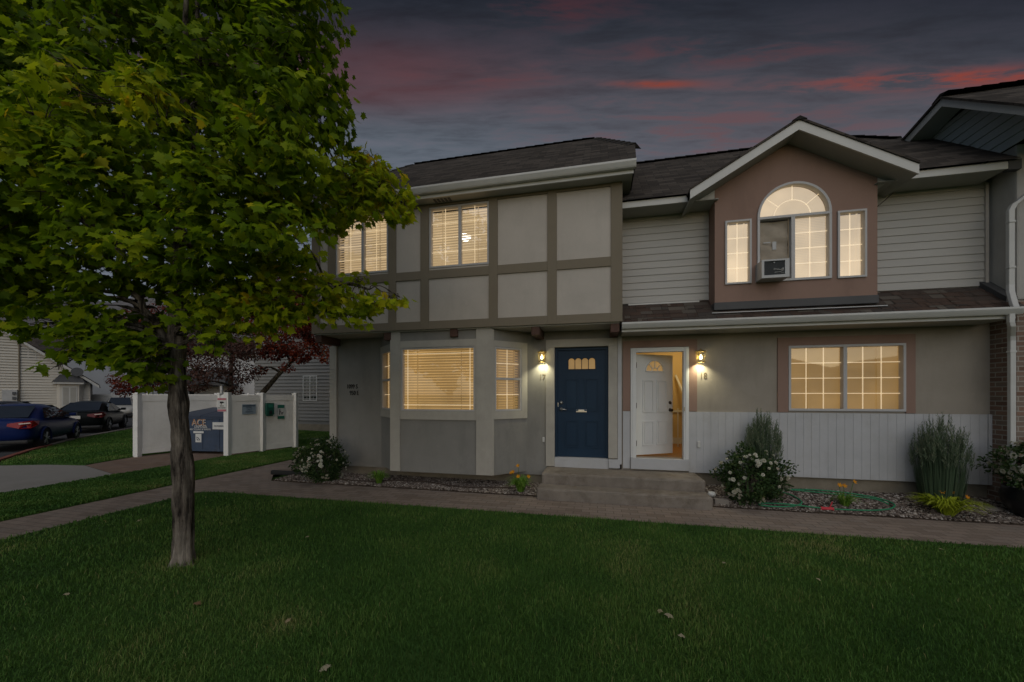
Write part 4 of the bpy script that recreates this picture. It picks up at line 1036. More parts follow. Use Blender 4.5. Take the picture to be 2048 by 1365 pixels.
for t_, z_ in (('VIDEO', 1.42), ('RECORDED', 1.365)): text_mesh(t_, .05, o+fx_*.125+Vector((0, 0, z_)), fx_, fn_, M['ink'], CS, 'sign_lettering', align='CENTER', lift=.0065, sx=.8)

# dumpster
DU = thing('dumpster', 'scuffed blue steel dumpster with stickers inside the white enclosure', 'dumpster', (-11.45, 9.0, 0), rotz=R(6), local=True)
mb = MB(); w, dp = .82, 1.0
mb.prism([(-w, 0, .08), (-w, dp, .08), (-w, dp, 1.30), (-w, 0, 1.10)], (2*w, 0, 0))
for x in (-.55, 0, .55): mb.box(x-.03, x+.03, -.012, -.001, .1, 1.08)
mb.box(-w-.03, w+.03, -.03, -.001, 1.04, 1.10); mb.box(-w-.02, w+.02, -.02, -.001, .08, .14)
for s in (-1, 1): mb.box(s*w-.02 if s > 0 else -w-.12, w+.12 if s > 0 else -w+.02, .25, .8, .55, .72)
mb.build('dumpster_body', M['dumpster'], DU)
for s in (-1, 1):
    mb = MB(); a, b = sorted((s*.012, s*(w+.02)))
    mb.prism([(a, -.03, 1.105), (a, dp, 1.315), (a, dp, 1.345), (a, -.03, 1.135)], (b-a, 0, 0)); mb.box(a, b, -.045, -.031, 1.09, 1.135)
    mb.build('dumpster_lid', M['dumpster_lid'], DU, bevel=.008)
MB().box(.55, .66, dp-.08, dp, 1.35, 1.46).box(.40, .50, dp-.1, dp-.02, 1.35, 1.42).build('lid_hinge', M['dumpster_lid'], DU)
for x in (-.6, .6): MB().lathe([(.05, -.02), (.05, .02)], (x, .08, .04), 10, 'y').build('caster', M['rubber'], DU)
dX, dN = (1, 0, 0), (0, -1, 0)
text_mesh('ACE', .27, (-.10, -.013, .845), dX, dN, M['orange_ink'], DU, 'logo_lettering', align='CENTER', sx=.9)
text_mesh('ACE', .27, (-.085, -.012, .832), dX, dN, M['white_ink'], DU, 'logo_shadow', align='CENTER', sx=.92, depth=.002, lift=.0005)
text_mesh('DISPOSAL', .10, (-.02, -.013, .765), dX, dN, M['white_ink'], DU, 'logo_lettering', align='CENTER', sx=1.0)
text_mesh('RECYCLING & WASTE', .07, (-.04, -.013, .70), dX, dN, M['white_ink'], DU, 'logo_lettering', align='CENTER', sx=1.0)
MB().box(.36, .80, -.016, -.012, .73, .94).build('sticker', M['white_ink'], DU)
MB().box(-.27, .07, -.016, -.012, .61, .67).build('sticker', M['white_ink'], DU)
mb = MB().box(-.20, -.01, -.016, -.012, .34, .59); mb.build('recycling_sticker', M['white_ink'], DU)
mb = MB()
for r in (.06, .11): mb.tube([(-.17+r*math.cos(R(a)), -.018, .38+r*math.sin(R(a))) for a in range(10, 91, 16)], .010, 5)
mb.build('recycling_symbol', M['dumpster'], DU)
text_mesh('NO PARKING', .06, (.58, -.0165, .81), dX, dN, M['dumpster'], DU, 'sticker_lettering', align='CENTER', sx=.9)

# ================================================================== NEIGHBOURING HOUSES
NB = thing('neighbour_house', 'grey lap-sided house behind the red tree and fence', 'house', (-14, 16, 0))
mb = MB().box(-17.2, -8.5, 16.2, 24, .25, 6.0); mb.build('wall', M['grey_siding'], NB)
mb = MB(); lap_siding(mb, (0, 16.198, 0), X, FN, -17.2, -8.5, .48, 6.0, .17, .055); mb.build('lap_siding', M['grey_siding'], NB)
MB().box(-17.1, -8.6, 16.17, 24, -.05, .30).build('foundation', M['foundation'], NB)
def dark_window(par, o, ux, n, u0, u1, z0, z1, cols=2, rows=4, mull=True):
    f = MB(); fw = .045
    for a in ((u0, u1, z1-fw, z1), (u0, u1, z0, z0+fw), (u0, u0+fw, z0+fw, z1-fw), (u1-fw, u1, z0+fw, z1-fw)): pbox(f, o, ux, n, *a, .024, .055)
    um = (u0+u1)/2
    if mull: pbox(f, o, ux, n, um-.025, um+.025, z0+fw, z1-fw, .024, .052)
    w = f.build('window', M['white_metal'], par)
    p = MB(); pbox(p, o, ux, n, u0+fw, u1-fw, z0+fw, z1-fw, .005, .03); p.build('pane', M['dark_pane'], w)
    g = MB()
    for s in ((u0+fw, um), (um, u1-fw)):
        for i in range(1, cols): x = s[0]+(s[1]-s[0])*i/cols; pbox(g, o, ux, n, x-.008, x+.008, z0+fw, z1-fw, .031, .036)
    for i in range(1, rows): z = z0+(z1-z0)*i/rows; pbox(g, o, ux, n, u0+fw, u1-fw, z-.008, z+.008, .0312, .0355)
    g.build('muntin_grid', M['white_metal'], w)
dark_window(NB, (0, 16.198, 0), X, FN, -14.27, -13.45, 1.44, 2.70)
mb = MB().prism([(-17.8, 15.7, 5.95), (-17.8, 20.1, 8.6), (-17.8, 24.5, 5.95)], (9.7, 0, 0)); mb.build('roof', M['shingle'], NB, uv=True)

LH = thing('neighbour_house', 'beige lap-sided gabled house beyond the parked cars', 'house', (-41, 19.5, 0))
A0 = Vector((-42.9, 15.4, 0)); B0 = Vector((-39.04, 21.98, 0)); hd = (B0-A0).normalized(); hn = Vector((hd.y, -hd.x, 0)); HL = (B0-A0).length
A0 = B0-hd*15; HL = 15
def hp(u, d, z): q = B0-hd*u+hn*d; return (q.x, q.y, z)
GP = 8.0; ev = 3.0; pkz = 9.6
gable = [(0, 2.7), (0, 0), (HL, 0), (HL, 3.5), (8, 9.5)]
mb = MB(); mb.prism([hp(u, 0, z) for u, z in gable], tuple(-hn*9)); mb.build('wall', M['beige_siding'], LH)
mb = MB()
z = .3
def gu(z):
    return max(0, (z-2.7)/.85)
def gv(z): return HL if z < 3.5 else HL-(z-3.5)/.857
while z < 9.2:
    e = z+.2; mb.add([hp(gu(z), .10, z), hp(gv(z), .10, z), hp(gv(e), .004, e), hp(gu(e), .004, e), hp(gu(z), 0, z), hp(gv(z), 0, z)], [(0, 1, 2, 3), (4, 5, 1, 0)]); z = e
mb.build('lap_siding', M['beige_siding'], LH)
mb = MB()
for (u0, z0, u1, z1) in ((-.5, 2.375, 8, 9.6), (8, 9.6, HL+.5, 3.15)):
    mb.prism([hp(u0, .4, z0), hp(u1, .4, z1), hp(u1, .4, z1+.18), hp(u0, .4, z0+.18)], tuple(-hn*9.6))
mb.build('roof', M['shingle'], LH, uv=True)
mb = MB()
for (u0, z0, u1, z1) in ((-.5, 2.275, 8, 9.5), (8, 9.5, HL+.5, 3.05)):
    mb.prism([hp(u0, .43, z0), hp(u1, .43, z1), hp(u1, .43, z1+.2), hp(u0, .43, z0+.2)], tuple(hn*.03))
mb.build('rake_fascia', M['white_metal'], LH)
lo = (B0.x, B0.y, 0); lux = tuple(-hd); ln = tuple(hn)
dark_window(LH, lo, lux, ln, 2.65, 3.4, 4.38, 5.2, 1, 1)
mb = MB(); mb.prism([hp(.35, .03, .0), hp(.55, .6, .0), hp(1.5, .6, 0), hp(1.7, .03, 0)], (0, 0, 2.55)); bwo = mb.build('bay_window', M['beige_siding'], LH)
mb = MB(); mb.prism([hp(.15, .03, 2.56), hp(.3, .9, 2.56), hp(1.75, .9, 2.56), hp(1.9, .03, 2.56)], (0, 0, .14)); mb.build('bay_fascia', M['white_metal'], bwo)
mb = MB(); mb.add([hp(.1, .03, 2.71), hp(.27, .95, 2.71), hp(1.78, .95, 2.71), hp(1.95, .03, 2.71), hp(1.5, .03, 3.35), hp(.6, .03, 3.35)], [(0, 1, 5), (1, 2, 4, 5), (2, 3, 4)]); mb.build('bay_roof', M['dark_flash'], bwo)
mb = MB(); pbox(mb, lo, lux, ln, 0.65, 1.4, .9, 2.4, .605, .63); mb.build('bay_sash', M['white_metal'], bwo)
mb = MB(); pbox(mb, lo, lux, ln, .70, .99, 1.0, 2.3, .631, .635); pbox(mb, lo, lux, ln, 1.06, 1.35, 1.0, 2.3, .631, .635); mb.build('bay_pane', M['soffit'], bwo)
mb = MB(); pbox(mb, lo, lux, ln, 3.5, 4.15, .9, 2.1, .06, .3); mb.build('meter_cabinet', M['ac_grey'], LH)
mb = MB()
for z in (1.15, 1.5, 1.85): pbox(mb, lo, lux, ln, 3.55, 3.7, z-.1, z+.1, .301, .4)
pbox(mb, lo, lux, ln, 3.05, 3.3, .9, 1.3, .06, .2); mb.build('meter', M['ac_dark'], LH)
mb = MB(); mb.tube([hp(3.42, .1, 0.2), hp(3.42, .1, 6.0)], .05, 6); mb.build('conduit', M['timber'], LH)
SD = thing('satellite_dish', 'grey satellite dish on the beige house bay roof', 'satellite dish', hp(.65, .4, 3.1))
c_ = Vector(hp(.65, .6, 3.5)); mb = MB(); mb.tube([tuple(c_), tuple(c_+hn*.05), tuple(c_+hn*.1)], [.15, .30, .33], 18); mb.build('dish', M['ac_dark'], SD, smooth=False)
MB().tube([hp(.65, .3, 2.95), tuple(c_)], .03, 6).build('dish_arm', M['ac_dark'], SD)

FH = thing('far_house', 'pale grey house with a porch beyond the white fence', 'house', (-45, 33, 0))
fo = Vector((-46.5, 30.0, 0)); fd = Vector((.93, .37, 0)).normalized(); fnn = Vector((fd.y, -fd.x, 0))
mb = MB(); pbox(mb, fo, fd, fnn, -12, 14, 0, 6.2, -10, 0); mb.build('wall', M['far_grey'], FH)
mb = MB()
def fq(u, d, z): q = fo+fd*u+fnn*d; return (q.x, q.y, z)
mb.prism([fq(-12.5, .6, 6.1), fq(-12.5, -5, 8.6), fq(-12.5, -10.5, 6.1)], tuple(fd*27)); mb.build('roof', M['shingle'], FH, uv=True)
mb = MB(); mb.add([fq(2.6, 2.6, 2.9), fq(9.5, 2.6, 2.9), fq(8.9, .02, 4.3), fq(3.6, .02, 4.3)], [(0, 1, 2, 3)]); pbox(mb, fo, fd, fnn, 2.6, 9.5, 2.7, 2.89, .02, 2.55); po = mb.build('porch_roof', M['dark_flash'], FH)
for u in (2.9, 6, 9.1): pbox(MB(), fo, fd, fnn, u-.09, u+.09, 0, 2.69, 2.3, 2.48).build('porch_column', M['white_metal'], FH)
dark_window(FH, tuple(fo), tuple(fd), tuple(fnn), 4.2, 5.3, 1.0, 2.2, 1, 1)
dark_window(FH, tuple(fo), tuple(fd), tuple(fnn), .2, 1.4, 4.2, 5.3, 1, 1)
FF = thing('boundary_fence', 'long white vinyl fence behind the parked cars', 'fence', (-40, 25, 0))
a = Vector((-46.0, 22.6, 0)); b = Vector((-26, 30.5, 0)); d_ = (b-a); L_ = d_.length; d_.normalize(); n_ = Vector((d_.y, -d_.x, 0))
mb = MB(); pbox(mb, a, d_, n_, 0, L_, .05, 1.75, -.02, .02); pbox(mb, a, d_, n_, 0, L_, 1.6, 1.78, -.03, .03); mb.build('fence_panel', M['pvc'], FF)
for i in range(9): mb = MB(); pbox(mb, a, d_, n_, i*L_/8-.07, i*L_/8+.07, 0, 1.9, -.07, .07); mb.build('fence_post', M['pvc'], FF)

# the houses across the lawn, seen mirrored in the window panes
OH = thing('opposite_house', 'gabled grey house across the lawn, mirrored in the wide window panes', 'house', (26, -38, 0))
MB().box(12, 42, -48, -37, 0, 4.4).build('wall', M['grey_siding'], OH)
mb = MB()
for (a, b, c) in ((12, 20, 28), (28, 35, 42)): mb.prism([(a-.6, -36.5, 4.3), (b, -36.5, 4.3+(b-a)*.30), (c+.6, -36.5, 4.3)], (0, -11, 0))
mb.build('roof', M['shingle'], OH, uv=True)
for x in (16, 24, 31, 38): MB().box(x-.7, x+.7, -37, -36.97, 1.1, 2.5).build('window', M['dark_pane'], OH)

# hills
mb = MB(); nxh, nyh = 90, 14; rr = random.Random(2)
from mathutils import noise as mnoise
vs = []; fs = []
for j in range(nyh+1):
    for i in range(nxh+1):
        az = R(-95+190*i/nxh); t = j/nyh; r = 600+700*t
        prof = 215*(.75+.5*mnoise.noise((az*2.2, 1.3, 0))+.22*mnoise.noise((az*7, 4.1, 0)))
        hgt = prof*(1-abs(1-2*t)**1.6)*(1+.25*mnoise.noise((az*14, t*4, 2))) if 0 < j < nyh else -2
        vs.append((r*math.sin(az), r*math.cos(az), hgt))
for j in range(nyh):
    for i in range(nxh): fs.append((j*(nxh+1)+i, j*(nxh+1)+i+1, (j+1)*(nxh+1)+i+1, (j+1)*(nxh+1)+i))
mb.add(vs, fs); structure(mb.build('hills', M['hill'], None, smooth=True))

# ================================================================== CARS
def make_car(name, label, paint, loc, heading, wagon=False, plate='plate', group='parked cars'):
    C = thing(name, label, 'car', loc, group, heading, local=True)
    st = [(-2.30, .60, .42, .80), (-2.22, .80, .30, .93), (-2.0, .87, .24, 1.03), (-1.4, .90, .22, 1.00), (-.5, .905, .20, .96), (.5, .905, .20, .94), (1.2, .90, .22, .93), (1.75, .88, .24, .84), (2.15, .80, .27, .72), (2.32, .58, .36, .60)]
    bm = bmesh.new(); rings = []
    for (x, hw, zl, zb) in st:
        prof = [(-hw*.86, zl), (-hw*.97, zl+.12), (-hw, zl+.3*(zb-zl)+.03), (-hw*.985, zb-.16), (-hw*.93, zb-.03), (-hw*.72, zb+.012), (0, zb+.035), (hw*.72, zb+.012), (hw*.93, zb-.03), (hw*.985, zb-.16), (hw, zl+.3*(zb-zl)+.03), (hw*.97, zl+.12), (hw*.86, zl)]
        rings.append([bm.verts.new((x, y, z)) for y, z in prof])
    n = len(rings[0])
    for a, b in zip(rings, rings[1:]):
        for k in range(n): bm.faces.new((a[k], a[(k+1) % n], b[(k+1) % n], b[k]))
    bm.faces.new(rings[0][::-1]); bm.faces.new(rings[-1])
    # greenhouse
    rb, rt = (-2.12, -1.75) if wagon else (-1.72, -.82)
    H = 1.62 if wagon else 1.46
    gh = [(rb, .70, .98), (rt, .57, H-.06), (-.25, .60, H), (.30, .585, H-.04), (1.28, .72, .90)]
    def gring(x, hw, z): return [bm.verts.new((x, y*hw, z+(.03*(1-y*y)))) for y in (-1, -.5, 0, .5, 1)]
    top = [gring(*g) for g in gh]
    for a, b in zip(top, top[1:]):
        for k in range(4): bm.faces.new((a[k], b[k], b[k+1], a[k+1]))
    for s, k in ((-1, 0), (1, 4)):
        base = [bm.verts.new((x, s*.835, .93)) for x in (rb+.05, -.9, -.25, .45, 1.25)]
        t_ = [r[k] for r in top]
        for i in range(4):
            f = (base[i], base[i+1], t_[i+1], t_[i]); bm.faces.new(f if s < 0 else f[::-1])
    bmesh.ops.recalc_face_normals(bm, faces=bm.faces)
    me = bpy.data.meshes.new('car_body'); bm.to_mesh(me); bm.free()
    for p in me.polygons: p.use_smooth = True
    me.materials.append(M[paint]); o = bpy.data.objects.new('car_body', me); COL.objects.link(o); o.parent = C; OFF[o.name] = (0, 0, 0)
    md = o.modifiers.new('s', 'SUBSURF'); md.levels = 1; md.render_levels = 1
    # glazing, a little proud
    mb = MB()
    def on(a, b, t, k, s): return None
    def gl(p, q, r_, s_, nm):
        m_ = MB(); m_.quad(p, q, r_, s_); m_.build(nm, M['car_glass'], C)
    e = .012
    gl((rb-.02, -.62, 1.045), (rb-.02, .62, 1.045), (rt-.06, .52, H-.06), (rt-.06, -.52, H-.06), 'rear_window')
    gl((1.28, .66, .985), (1.28, -.66, .985), (.40, -.53, H-.06), (.40, .53, H-.06), 'windscreen')
    for s in (-1, 1):
        yb, yt = s*.868, s*.655
        gl((rb+.30, yb, 1.0), (-.30, yb, .985), (-.30, yt+s*.0, H-.12), (rt+.06, yt-s*.015, H-.14), 'side_window')
        gl((-.24, yb, .985), (1.02, yb-s*.01, .965), (.30, yt-s*.005, H-.13), (-.24, yt, H-.12), 'side_window')
    # wheels
    for wx in (-1.36, 1.34):
        for s in (-1, 1):
            y0 = s*.80; m_ = MB()
            m_.lathe([(.20, -.10), (.30, -.105), (.325, -.08), (.33, 0), (.325, .08), (.30, .105), (.20, .10)], (wx, y0, .33), 24, 'y'); w = m_.build('wheel', M['rubber'], C)
            m_ = MB(); yo = y0+s*.106
            m_.lathe([(.215, -.004), (.205, .004)], (wx, yo-s*.02, .33), 24, 'y')
            for k in range(5):
                for da in (-9, 9):
                    an = R(72*k+da); p0 = (wx+.04*math.cos(an), yo, .33+.04*math.sin(an)); p1 = (wx+.205*math.cos(an), yo+s*.002, .33+.205*math.sin(an)); m_.tube([p0, p1], .014, 5)
            m_.lathe([(.045, -.012), (.045, .012)], (wx, yo, .33), 12, 'y')
            m_.build('rim', M['alloy'], w)
            m_ = MB(); m_.lathe([(.20, -.002), (.20, .002)], (wx, yo-s*.035, .33), 20, 'y'); m_.build('wheel_well', M['black'], w)
            m_ = MB()
            pts = [(wx+.37*math.cos(R(a)), s*.90, .33+.37*math.sin(R(a))) for a in range(-10, 191, 12)]
            m_.tube(pts, .028, 6); m_.build('arch_trim', M['black'] if paint != 'blue_car' else M[paint], C)
    # tail lights, plate, bumper
    for s in (-1, 1):
        m_ = MB(); m_.prism([(-2.275, s*.36, .80), (-2.235, s*.36, .88), (-2.20, s*.66, .93), (-2.10, s*.84, .95), (-1.80, s*.885, .93), (-1.95, s*.90, .82), (-2.20, s*.82, .72), (-2.285, s*.60, .72)], (-.02, s*.012, 0))
        tl = m_.build('tail_light', M['tail_dark' if paint == 'black_car' else 'taillight'], C)
        m_ = MB(); m_.prism([(-2.25, s*.58, .875), (-2.215, s*.80, .90), (-2.225, s*.82, .87), (-2.262, s*.60, .845)], (-.025, s*.02, 0)); m_.build('tail_lens', M['tail_clear'], tl)
        m_ = MB(); m_.box(.75, .95, s*.86-.02, s*1.02, .97, 1.09) if s > 0 else m_.box(.75, .95, -1.02, -.84, .97, 1.09); m_.build('wing_mirror', M[paint], C, bevel=.03)
    m_ = MB(); m_.box(-2.33, -2.305, -.17, .17, .68, .82); m_.build('licence_plate', M[plate], C)
    m_ = MB(); m_.box(-2.30, -1.9, -.80, .80, .235, .36); m_.build('rear_bumper', M['black'], C, bevel=.04)
    m_ = MB(); m_.tube([(-2.30, .45, .30), (-2.36, .45, .30)], .035, 8); m_.build('exhaust', M['steel'], C)
    return C
hb = R(137)
make_car('parked_car', 'deep blue sedan parked rear-on at the kerb', 'blue_car', (-19.55, 9.25, -.02), hb, plate='plate_orange')
make_car('parked_car', 'black sedan parked ahead of the blue one', 'black_car', (-24.6, 13.95, -.02), hb)
make_car('parked_car', 'dark grey car half hidden behind the black sedan', 'grey_car', (-28.6, 12.9, -.02), R(122))
make_car('parked_suv', 'pale silver wagon parked by the white boundary fence', 'silver_car', (-36.8, 22.6, -.02), R(-35), wagon=True)

# ================================================================== PLANTS
def np_mesh(name, V, F, tone, mat, parent=None, origin=None):
    """V n x 3; F list of arrays of equal-length faces (k x m); tone per vertex"""
    V = np.asarray(V, float)
    off = np.array(OFF[parent.name] if parent else (origin or (0, 0, 0)))
    me = bpy.data.meshes.new(name)
    me.vertices.add(len(V)); me.vertices.foreach_set('co', (V-off).astype(np.float32).ravel())
    li = np.concatenate([f.ravel() for f in F]).astype(np.int32)
    tot = np.concatenate([np.full(len(f), f.shape[1]) for f in F]).astype(np.int32)
    st = np.concatenate([[0], np.cumsum(tot)[:-1]]).astype(np.int32)
    me.loops.add(len(li)); me.loops.foreach_set('vertex_index', li)
    me.polygons.add(len(tot)); me.polygons.foreach_set('loop_start', st)
    me.update(calc_edges=True); me.validate()
    at = me.attributes.new('tone', 'FLOAT', 'POINT'); at.data.foreach_set('value', np.asarray(tone, np.float32))
    me.materials.append(mat)
    o = bpy.data.objects.new(name, me); COL.objects.link(o)
    if parent: o.parent = parent; OFF[o.name] = tuple(off)
    else: o.location = off; OFF[o.name] = tuple(off)
    return o

def norm(a): return a/np.maximum(np.linalg.norm(a, axis=1, keepdims=True), 1e-9)

MAPLE = np.array([(0, 0), (.16, -.10), (.40, -.06), (.33, .10), (.62, .20), (.46, .34), (.60, .56), (.34, .52), (.25, .66), (.15, .64), (0, 1.0)])
OVAL = np.array([(0, 0), (.20, .12), (.30, .38), (.24, .68), (0, 1.0)])
def leaves(pos, tip, nor, size, shape, fold=.18):
    """two folded halves per leaf; returns V, [F], per-leaf vertex count"""
    n = len(pos); k = len(shape)
    t = norm(tip); nor = nor-t*(nor*t).sum(1, keepdims=True); nor = norm(nor); s = np.cross(t, nor)
    half = shape
    left = half[1:-1][::-1]*np.array([-1, 1])
    loc = np.vstack([half, left])             # 0..k-1 right side, then left side from the tip down
    x = loc[:, 0]; y = loc[:, 1]; zz = -np.abs(x)*fold-(y**2)*.16
    V = pos[:, None, :]+size[:, None, None]*(x[None, :, None]*s[:, None, :]+(y[None, :, None])*t[:, None, :]+zz[None, :, None]*nor[:, None, :])
    m = len(loc)
    f1 = np.arange(k); f2 = np.array([0, k-1]+list(range(k, m)))
    b = (np.arange(n)*m)[:, None]
    return V.reshape(-1, 3), [f1[None, :]+b, f2[None, :]+b], m

def unproj(px, py, d):
    return None

# ---- the maple on the lawn (crown clumps are given as world centre and radius)
TR = thing('maple_tree', 'large green maple tree on the lawn with a scarred grey trunk', 'tree', (-4.19, 3.08, 0))
CAMH = 1.75; cph, sph = .97567, .21924
def at(px, py, d):
    a = (px-1024)/761.; b = (790.-py)/761.
    return (d*(a*cph-sph), d*(a*sph+cph), CAMH+d*b)
CL = []
def C_(px, py, d, r, tone=0.): CL.append((at(px, py, d), r, tone))
def row(py, xs, d, r, tone=0.): 
    for i, x in enumerate(xs): C_(x, py+(14 if i % 2 else -10), d+(.35 if i % 2 else -.3), r, tone)
# out of frame above and to the left, so the crown is whole
row(-260, [60, 200, 330, 450], 4.0, .50, -.05); row(-160, [-60, 90, 230, 370, 500, 580], 4.1, .48, -.05); row(-60, [-120, 20, 150, 280, 400, 510, 590], 4.0, .48, -.05)
row(100, [-160], 3.6, .5); row(250, [-170, -90], 3.6, .5); row(400, [-150, -60], 3.4, .5); row(540, [-120, -40], 3.4, .45)
# behind the trunk axis (seen from the other side)
for q in ((150, 150, 5.6, .6), (330, 60, 5.8, .6), (480, 180, 5.6, .6), (250, 300, 5.6, .55), (420, 330, 5.5, .55), (120, 420, 5.4, .5), (330, 480, 5.3, .45), (60, 300, 5.3, .55), (560, 300, 5.3, .45)): C_(*q, -.1)
row(35, [10, 110, 215, 315, 420, 520, 592], 4.0, .42, -.10)
row(128, [0, 90, 190, 290, 390, 490, 575, 610], 3.9, .40, -.08)
row(220, [-10, 80, 175, 280, 380, 480, 570, 632], 3.8, .40, -.03)
row(310, [0, 100, 200, 300, 400, 500, 580], 3.7, .38, .0)
row(390, [10, 110, 215, 315, 420, 510], 3.6, .36, .0)
row(470, [0, 95, 190, 290, 400, 490, 560], 3.7, .34, -.04)
row(545, [20, 110, 190, 330, 430, 520], 3.8, .30, -.02)
for q in ((640, 255, 4.2, .30), (600, 100, 4.3, .36), (628, 165, 4.3, .26)): C_(*q, -.12)
# light spray tops
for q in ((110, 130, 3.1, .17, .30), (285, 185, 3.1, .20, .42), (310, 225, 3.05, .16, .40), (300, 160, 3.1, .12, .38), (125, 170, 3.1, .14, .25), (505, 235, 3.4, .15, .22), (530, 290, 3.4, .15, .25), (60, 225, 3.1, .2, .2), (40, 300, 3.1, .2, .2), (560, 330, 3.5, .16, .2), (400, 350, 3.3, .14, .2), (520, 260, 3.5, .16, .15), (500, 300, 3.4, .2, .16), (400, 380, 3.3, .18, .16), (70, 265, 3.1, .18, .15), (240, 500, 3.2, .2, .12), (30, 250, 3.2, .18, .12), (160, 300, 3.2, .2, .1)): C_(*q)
# upper right lobe in front of the roof
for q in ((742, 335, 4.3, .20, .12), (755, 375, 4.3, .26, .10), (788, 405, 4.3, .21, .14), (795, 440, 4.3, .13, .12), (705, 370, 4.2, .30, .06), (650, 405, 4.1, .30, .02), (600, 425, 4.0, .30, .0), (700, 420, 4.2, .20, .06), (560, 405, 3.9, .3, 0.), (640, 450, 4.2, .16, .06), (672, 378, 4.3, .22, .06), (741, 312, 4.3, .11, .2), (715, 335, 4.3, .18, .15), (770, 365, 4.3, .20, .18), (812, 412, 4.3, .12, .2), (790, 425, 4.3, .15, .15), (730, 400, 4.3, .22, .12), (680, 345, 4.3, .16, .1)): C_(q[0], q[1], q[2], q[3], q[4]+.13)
# lower right lobe
for q in ((560, 505, 3.9, .28, .10), (600, 545, 4.0, .28, .12), (650, 585, 4.1, .26, .12), (700, 605, 4.2, .22, .12), (745, 608, 4.25, .17, .12), (785, 600, 4.3, .12, .14), (800, 596, 4.3, .07, .15), (640, 622, 4.1, .18, .10), (585, 610, 4.0, .28, .12), (525, 590, 3.8, .30, .10), (470, 620, 3.8, .28, .08), (510, 640, 3.8, .20, .10), (560, 640, 3.9, .14, .10), (455, 560, 3.8, .28, .04), (420, 650, 3.8, .18, .08), (720, 565, 4.2, .12, .1), (500, 672, 3.8, .09, .1), (690, 640, 4.15, .10, .1)): C_(q[0], q[1], q[2], q[3], q[4]+.13)
# lower left
for q in ((40, 600, 3.6, .26, 0.), (110, 615, 3.5, .22, .02), (160, 600, 3.5, .2, 0.), (60, 650, 3.5, .17, .08), (120, 655, 3.5, .17, .1), (170, 665, 3.5, .18, .0), (225, 665, 3.6, .2, -.05), (270, 660, 3.9, .18, -.06), (250, 700, 3.7, .2, -.08), (300, 710, 3.9, .2, -.08), (290, 745, 3.8, .14, -.08), (150, 695, 3.5, .13, .02), (110, 735, 3.4, .06, -.05), (190, 715, 3.6, .14, -.05), (310, 665, 4.2, .2, -.06), (400, 600, 4.0, .22, -.03), (340, 590, 4.2, .22, -.06), (170, 540, 3.6, .2, 0.), (135, 705, 3.45, .1, 0.)): C_(*q)
for q in ((370, 622, 3.55, .17, .08), (405, 668, 3.6, .13, .1), (388, 570, 3.5, .2, .04), (345, 560, 3.5, .16, .0), (430, 690, 3.65, .09, .12), (210, 640, 3.5, .18, .0), (255, 690, 3.6, .17, -.02), (300, 700, 3.7, .16, -.04), (275, 735, 3.6, .14, -.03), (315, 745, 3.8, .12, -.05), (300, 775, 3.8, .07, -.03), (235, 725, 3.6, .13, 0.), (320, 640, 4.3, .18, -.06)): C_(*q)
rr = random.Random(21)
# trunk
mb = MB(); n = 40; lev = 60; H_ = 2.35; vs = []; fs = []
base = Vector((-4.17, 3.085, -.03)); topp = Vector((-4.215, 3.07, H_))
for j in range(lev+1):
    t = j/lev; c = base.lerp(topp, t); c.x += .025*math.sin(t*5.0); z = t*H_
    r = .066+.014*(1-t)+0.045*math.exp(-z/.09)+.016*math.exp(-((z-1.02)/.16)**2)+.016*math.exp(-((z-1.65)/.12)**2)+.010*math.exp(-((z-.75)/.2)**2)
    if t > .9: r += (t-.9)*.18
    for k in range(n):
        a = 2*math.pi*k/n
        q = Vector((math.cos(a)*2.6, math.sin(a)*2.6, z*.9))
        r_ = r+.03*math.exp(-z/.10)*math.cos(4*a+.6)+.016*math.exp(-z/.16)*math.cos(7*a)
        dsp = .022*mnoise.noise(q*1.3)+.016*mnoise.noise(Vector((math.cos(a)*7, math.sin(a)*7, z*2.6)))+.009*mnoise.noise(Vector((math.cos(a)*15, math.sin(a)*15, z*8)))
        fa = math.atan2(math.sin(a+1.25), math.cos(a+1.25))      # long wound on the camera side
        if abs(fa) < .55 and .35 < z < 1.62: dsp -= .028*(1-(fa/.55)**2)*min(1, (z-.35)*5, (1.62-z)*4)*(.7+.6*mnoise.noise(Vector((a*3, 1, z*5))))
        vs.append((c.x+(r_+dsp)*math.cos(a), c.y+(r_+dsp)*math.sin(a), c.z))
for j in range(lev):
    for k in range(n): fs.append((j*n+k, j*n+(k+1) % n, (j+1)*n+(k+1) % n, (j+1)*n+k))
mb.add(vs, fs); mb.build('trunk', M['bark'], TR, smooth=True)
# main limbs
limbs = []
def limb(pts, r0, r1):
    P = loop_pts(pts, 6); P = [Vector(p)+Vector((rr.uniform(-.012, .012),)*3) for p in P]; k = len(P)
    limbs.append((P, r0, r1)); return P
fork = (-4.26, 3.06, 2.28)
limb([fork, (-4.24, 3.08, 2.9), (-4.20, 3.11, 3.7), (-4.15, 3.2, 4.6), (-4.1, 3.2, 5.6), (-4.15, 3.1, 6.6)], .066, .016)
limb([(-4.27, 3.05, 2.22), (-4.40, 2.9, 2.62), (-4.62, 2.72, 3.05), (-4.80, 2.62, 3.5), (-4.98, 2.6, 3.9)], .04, .010)
limb([(-4.22, 3.1, 2.6), (-3.9, 3.35, 2.85), (-3.4, 3.6, 3.0), (-2.9, 3.75, 3.02), (-2.5, 3.85, 2.95)], .045, .010)
limb([(-4.2, 3.12, 3.3), (-3.8, 3.4, 3.75), (-3.3, 3.65, 4.05), (-2.8, 3.8, 4.2), (-2.45, 3.9, 4.1)], .045, .010)
limb([(-4.2, 3.1, 3.0), (-4.5, 3.5, 3.3), (-4.9, 3.9, 3.6), (-5.4, 4.3, 3.9)], .045, .010)
